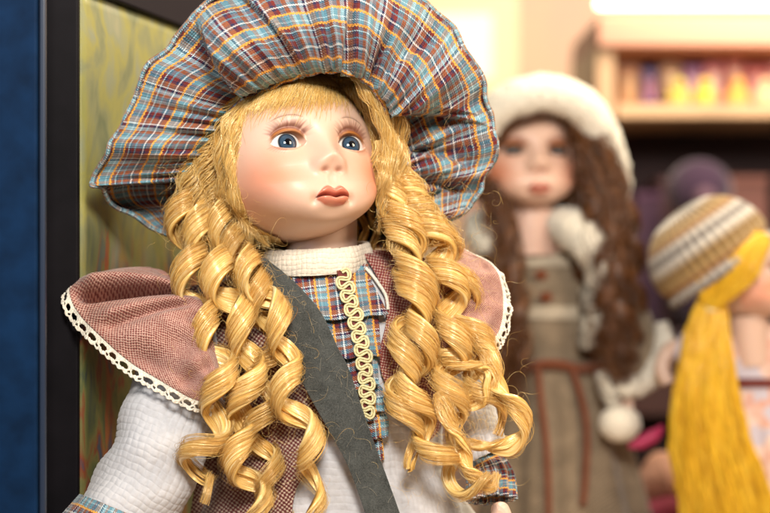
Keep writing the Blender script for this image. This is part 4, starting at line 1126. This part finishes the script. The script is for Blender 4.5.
mesh_obj('hair_cap', (V1 * 1.05).reshape(-1, 3) @ HR2.T * S + HC2, F1, BH, dl2, UV=np.stack([np.arctan2(V1[..., 0], -y_) * 80, Z1], -1).reshape(-1, 2))
# dress
knit = make_tweed('taupe_knit', (.12, .085, .055), (.42, .33, .23), 3.0, .1, .9)
R2 = np.array([[248, 532, 30, 60, 50], [262, 548, 52, 50, 70], [290, 556, 56, 35, 80], [330, 560, 54, 28, 85], [366, 560, 50, 26, 80], [400, 560, 58, 16, 90], [450, 562, 70, 4, 105], [513, 566, 84, -8, 120], [540, 568, 90, -10, 130]], float)
def body2(y0_, y1_, lift, mat, name, nfold=0, amp=0, ny=80, parent=None):
    py = np.linspace(y0_, y1_, ny); a = np.linspace(-pi, pi, 420, endpoint=False); PY, Aa = np.meshgrid(py, a, indexing='ij')
    cx, hw, df, dep = [np.interp(PY, R2[:, 0], R2[:, i]) for i in range(1, 5)]
    h = lift + amp * np.sin(Aa * nfold + .7 * np.sin(Aa * 2)) * ss(PY, 360, 420)
    return grid(name, W(np.stack([cx + (hw + h) * np.sin(Aa), PY, df + dep - (dep + h) * np.cos(Aa)], -1), D2), mat, parent or dl2, cv=True, UV=np.stack([Aa * 80, PY * K2], -1))
dress = body2(250, 536, 0, knit, 'dress', 11, 5, 160)
cband = plain('cream_knit_band', (.52, .45, .35), .9, 300, .2, .6)
body2(252, 266, 3.5, cband, 'neck_band', ny=14, parent=dress); body2(306, 319, 3, cband, 'chest_band', ny=14, parent=dress)
M['rust'] = plain('rust_wool', (.17, .038, .006), .85, 500, .3, .6, Sheen_Weight=.4)
def braid2(path, r_, name='belt', n=160, parent=dl2):
    C = W(cr(path, n), D2); T, N, B = frames(C); s_ = np.arange(n) * .55; ac = Acc()
    for k in range(3):
        q = C + (np.cos(s_ + k * 2.09)[:, None] * N + np.sin(s_ * 1 + k * 2.09)[:, None] * B) * r_ * .55 * S * K2
        Vt, Ft, Ut = tube(q, r_ * .6 * S * K2, 8); ac.add(Vt, Ft, Ut)
    return ac.build(name, M['rust'], parent)
def r2d(px, py):
    cx, hw, df, dep = [np.interp(py, R2[:, 0], R2[:, i]) for i in range(1, 5)]
    q = min(.99, abs(px - cx) / hw); return df + dep * (1 - math.sqrt(1 - q * q))
belt = braid2([(505, 368, 60), (512, 368, 40)] + [(x_, 366 + 3 * math.sin(x_ * .1), r2d(x_, 366) - 9) for x_ in (525, 540, 560, 580, 596)] + [(610, 366, 55), (616, 366, 80)], 5)
for pth in ([(538, 368), (541, 400), (546, 440), (548, 480), (549, 520)], [(572, 368), (582, 400), (587, 430), (586, 470), (583, 505)], [(590, 366), (600, 380), (604, 395)]):
    braid2([(a, b, r2d(a, b) - 13) for a, b in pth], 3.4, 'belt_tie', parent=belt)
for (a, b) in ((541, 275), (546, 297)): ball('button', w2((a, b, r2d(a, b) - 5)), 7 * S * K2, M['rust'], dress, (1, .5, .8))
# scarf / fur collar
def fuzzy_tube(name, path, rad, parent, n=120, seed=0, base=D2, k=K2, mat=None, am=1.2):
    C = W(cr(path, n), base); r_ = np.interp(np.linspace(0, 1, n), np.linspace(0, 1, len(rad)), rad) * S * k
    Vt, Ft, Ut = tube(C, r_, 26); rg_ = np.random.default_rng(seed); Vt = Vt.reshape(-1, 3) + rg_.normal(0, am * S, (Vt.reshape(-1, 3).shape))
    for e_, c_ in ((0, C[0]), (n - 1, C[-1])):
        Vt[e_ * 26:(e_ + 1) * 26] = Vt[e_ * 26:(e_ + 1) * 26] * .3 + c_ * .7
    return mesh_obj(name, Vt, Ft, mat or fluff, parent, UV=Ut)
fuzzy_tube('fur_collar', [(548, 226, 84), (566, 226, 44), (588, 240, 16), (600, 264, 6), (596, 290, 8), (588, 302, 12)], [10, 17, 23, 22, 16, 6], dl2, seed=1)
fuzzy_tube('fur_collar', [(476, 218, 70), (484, 232, 44), (494, 250, 26), (504, 268, 22)], [10, 18, 18, 8], dl2, seed=2)
fuzzy_tube('scarf', [(588, 285, 10), (596, 310, 2), (590, 330, 0), (584, 348, 2)], [8, 13, 12, 6], dl2, seed=3, mat=plain('grey_cream_wool', (.52, .48, .42), .95, 180, .4, .8), am=2)
ball('rosette', w2((607, 304, -14)), 7.5 * S * K2, M['rust'], dl2, (1, .6, 1.3))
# arm with fuzzy cuff and pompom
fuzzy_tube('sleeve', [(598, 262, 70), (620, 300, 55), (640, 345, 30), (634, 380, 5)], [18, 22, 20, 14], dl2, mat=knit, am=.2)
fuzzy_tube('cuff', [(662, 322, 20), (664, 350, 10), (652, 374, 0), (630, 388, -5), (612, 384, -5)], [6, 12, 13, 12, 6], dl2, seed=5)
fuzzy_tube('cuff', [(600, 372, -10), (608, 392, -12), (614, 408, -12)], [5, 8, 5], dl2, seed=6)
skinned_hand(W((630, 392, 5), D2), (-.2, -.3, -1), (1, 0, 0), 16 * S * K2, dl2, M['hand'])
pp = ball('pompom', w2((620, 424, -14)), 19 * S * K2, fluff, None, (1.1, 1, .95), .05, 3); tag(pp, 'cream fluffy pompom hanging beside the knitted dress of the brown-haired doll', 'pompom')
pf = fuzzy_tube('ribbon', [(628, 446, -5), (642, 442, -2), (656, 434, 0), (662, 426, 6)], [3, 7, 7, 2], None, mat=plain('hot_pink_satin', (.55, .04, .14), .4), am=.2)
tag(pf, 'small hot pink ribbon under the cream pompom', 'ribbon')

# =================================================================== THIRD DOLL (striped hat, yellow yarn pigtail)
D3 = 1.24; K3 = D3 / D
dl3 = empty('rag_doll', (X_at(750, D3 + .03), D3 + .03, Zs), 'doll with a yellow yarn pigtail and striped knit hat at the right edge', 'doll')
HR3 = rot(GR(62), GR(8)); HC3 = W((746, 276, 66), D3)
make_head(dl3, HC3, HR3, k=.80, skin_mat=M['skin'], n=(240, 210), skin=(.80, .58, .48), iris=(.08, .1, .15))
P = cr([(748, 315, 66), (750, 345, 66), (752, 365, 66)], 20); Vt, Ft, Ut = tube(W(P, D3), 20 * S * K3, 28)
mesh_obj('neck', Vt, Ft, M['skin'], dl3, UV=Ut, colr=np.ones((len(Vt), 3)) * (.76, .54, .44))
t = NT('striped_knit'); u, v = t.uv()
f = t.ma('FRACT', t.ma('DIVIDE', v, 70.0))
cst = t.ramp(f, [(0, (.46, .32, .13)), (.22, (.34, .16, .05)), (.34, (.62, .58, .54)), (.54, (.20, .17, .16)), (.64, (.70, .67, .63)), (.86, (.30, .18, .06))])
hn = t.ma('MULTIPLY', t.ma('SINE', t.ma('MULTIPLY', u, 1.6)), t.ma('SINE', t.ma('MULTIPLY', v, 1.1)))
M['striped'] = t.out(cst, .9, t.bump(hn, .6, S * 2), Sheen_Weight=.4)
# hat as a dome tilted back, stripes run around it
e_ = rot(0, GR(8)) @ np.array(Matrix.Rotation(GR(-35), 3, 'Y'))
th = np.linspace(0, pi * .60, 70); ph = np.linspace(0, 2 * pi, 220, endpoint=False); TH, PH = np.meshgrid(th, ph, indexing='ij')
rxy = 63 * np.sin(TH) ** .85 * (1 - .06 * ss(TH, 1.5, 1.9)); hz = 56 * np.cos(TH)
v3 = np.stack([rxy * np.cos(PH), rxy * np.sin(PH), hz], -1); v3 += (1.6 * np.sin(PH * 40))[..., None] * v3 / 70 * ss(TH, .1, .5)[..., None]
hat3 = grid('hat', v3 @ e_.T * S * K3 + W((711, 256, 62), D3), M['striped'], dl3, cv=True, UV=np.stack([PH * 60, TH * 85 + 8], -1), solid=3)
rim = v3[-1] * 1.03; rim = np.vstack([rim, rim[:1]])
Vt, Ft, Ut = tube(rim @ e_.T * S * K3 + W((711, 256, 62), D3), 5 * S * K3, 12); mesh_obj('brim', Vt, Ft, M['striped'], hat3, UV=Ut)
Y = M['yarn']
def yarn(name, path, n, spread, seed, r=.9, end=1.5, wav=1.5):
    r_ = np.random.default_rng(seed + 900); npt = 50; C = cr(path, npt); T, N, B = frames(C, (0, 0, -1)); x = np.linspace(0, 1, npt)
    sp = spread * np.interp(x, [0, .06, .4, .85, 1], [.35, .5, 1, end, end])
    a = r_.uniform(0, 2 * pi, (n, 1)); q = r_.uniform(0, 1, (n, 1)) ** .5
    P = C[None] + B[None] * (np.cos(a) * q * sp + smooth_noise(n, npt, 14, r_) * wav)[..., None] + N[None] * (np.sin(a) * q * sp * .6 + smooth_noise(n, npt, 14, r_) * wav)[..., None]
    return strands(name, W(P, D3), r * S * K3, Y, dl3, taper=False)
yarn('pigtail', [(712, 300, 10), (708, 340, 0), (706, 390, -8), (710, 440, -10), (722, 490, -10), (735, 540, -10)], 1300, 34, 1, 1.0, 1.4, 2)
yarn('side_hair', [(758, 232, 0), (742, 250, -10), (728, 270, -14), (716, 292, -6), (711, 304, 2)], 520, 17, 2, .9, .5, .8)
yarn('side_hair', [(735, 244, 4), (724, 258, -8), (712, 275, -10), (708, 292, -6), (710, 304, 2)], 520, 17, 3, .9, .5, .8)
Vt, Ft, Ut = tube(W(cr([(711, 300, 6), (711, 306, 6), (711, 312, 5)], 12), D3), 9.5 * S * K3, 20); mesh_obj('hair_tie', Vt, Ft, plain('pale_ribbon', (.75, .6, .3), .5), dl3, UV=Ut)
yarn('side_hair', [(766, 236, -10), (752, 254, -22), (738, 276, -22), (722, 296, -12), (711, 306, -2)], 620, 17, 5, .9, .5, .8)
# dress of the third doll
t = NT('pink_print'); f = t.noise(t.obj(), 60, 3); g2 = t.noise(t.obj(), 25, 2)
M['print'] = t.out(t.mix(t.ma('GREATER_THAN', g2, .55), t.ramp(f, [(.4, (.74, .40, .32)), (.6, (.86, .66, .58))]), (.62, .58, .68)), .85)
R3 = np.array([[322, 752, 19, 60, 32], [338, 756, 38, 46, 46], [372, 760, 46, 40, 50], [395, 762, 40, 38, 50], [430, 764, 48, 30, 60], [480, 768, 62, 20, 70], [545, 772, 76, 8, 84]], float)
py = np.linspace(322, 545, 96); a = np.linspace(-pi, pi, 300, endpoint=False); PY, Aa = np.meshgrid(py, a, indexing='ij')
cx, hw, df, dep = [np.interp(PY, R3[:, 0], R3[:, i]) for i in range(1, 5)]; h = 4 * np.sin(Aa * 12) * ss(PY, 395, 440)
dr3 = grid('dress', W(np.stack([cx + (hw + h) * np.sin(Aa), PY, df + dep - (dep + h) * np.cos(Aa)], -1), D3), M['print'], dl3, cv=True)
sel = (PY > 376) & (PY < 386)
i0, i1 = np.where((py > 376) & (py < 388))[0][[0, -1]]
cx_, hw_, df_, dp_ = [np.interp(py[i0:i1 + 1], R3[:, 0], R3[:, i])[:, None] for i in range(1, 5)]
grid('waistband', W(np.stack([cx_ + (hw_ + 3) * np.sin(a)[None], np.broadcast_to(py[i0:i1 + 1][:, None], (i1 - i0 + 1, 300)), df_ + dp_ - (dp_ + 3) * np.cos(a)[None]], -1), D3), M['maroon'], dr3, cv=True)
# small pale shoulder puff of the left arm
fuzzy_tube('sleeve', [(722, 352, 60), (694, 352, 66), (676, 345, 70)], [16, 20, 14], dl3, base=D3, k=K3, mat=M['print'], am=.2)
fuzzy_tube('arm', [(680, 346, 66), (668, 352, 70), (662, 368, 64), (668, 384, 56)], [9, 8, 8, 7], dl3, base=D3, k=K3, mat=M['hand'], am=.05)
# things low between the dolls
c1 = fuzzy_tube('cushion', [(640, 492, 40), (665, 478, 40), (690, 480, 40)], [10, 28, 20], None, base=1.42, k=1.67, mat=plain('salmon_velvet', (.62, .34, .24), .8, 60, .2), am=.4)
tag(c1, 'salmon velvet cushion lying low between the two out-of-focus dolls', 'cushion')
c2 = fuzzy_tube('folded_cloth', [(636, 515, 30), (665, 510, 30), (700, 512, 30)], [8, 14, 12], None, base=1.40, k=1.65, mat=plain('wine_cloth', (.25, .03, .06), .8), am=.4)
tag(c2, 'wine red folded cloth under the salmon cushion', 'cloth')

# =================================================================== LIGHT, CAMERA
w_ = bpy.data.worlds.new('World'); sc.world = w_; w_.use_nodes = True
bg = w_.node_tree.nodes['Background']; bg.inputs[0].default_value = (1, .78, .60, 1); bg.inputs[1].default_value = .055
def area(name, loc, target, size, power, colr, sy=None):
    l = bpy.data.lights.new(name, 'AREA'); l.size = size; l.energy = power; l.color = colr
    if sy: l.shape = 'RECTANGLE'; l.size_y = sy
    o = bpy.data.objects.new(name, l); col.objects.link(o); o.location = loc
    o.rotation_euler = (Vector(target) - Vector(loc)).to_track_quat('-Z', 'Y').to_euler()
area('shop_light_front', (.06, -.05, .56), (-.02, D, .02), .24, 14, (1, .93, .83))
area('shop_light_left', (-.55, .25, .30), (-.08, D, -.05), .30, 1.6, (.90, .95, 1))
area('fill_light_right', (.75, .50, .50), (.20, 1.15, .02), .35, 6.0, (1, .80, .58))  # unseen warm fill lamp, added to light the two rear dolls
area('shop_light_back', (.34, 1.22, .52), (.06, D, .0), .22, 5, (1, .84, .58))
area('fill_light_wall', (.30, 2.2, .85), (.45, 3.0, .35), .4, 6.0, (1, .80, .72))  # unseen fill lamp, added to brighten the far wall
area('shop_light_shelf', (.60, 1.6, .62), (.78, 2.1, .30), .35, 11, (1, .80, .66))

cam = bpy.data.cameras.new('camera'); co = bpy.data.objects.new('camera', cam); col.objects.link(co); sc.camera = co
co.rotation_euler = (pi / 2, 0, 0); cam.sensor_width = 36; cam.lens = 36 * D / (770 * S)
cam.clip_start = .02; cam.clip_end = 60
cam.dof.use_dof = True; cam.dof.focus_distance = D - .004; cam.dof.aperture_fstop = 4.3; cam.dof.aperture_blades = 0
sc.view_settings.view_transform = 'Standard'; sc.view_settings.look = 'None'; sc.view_settings.exposure = .10; sc.view_settings.gamma = 1
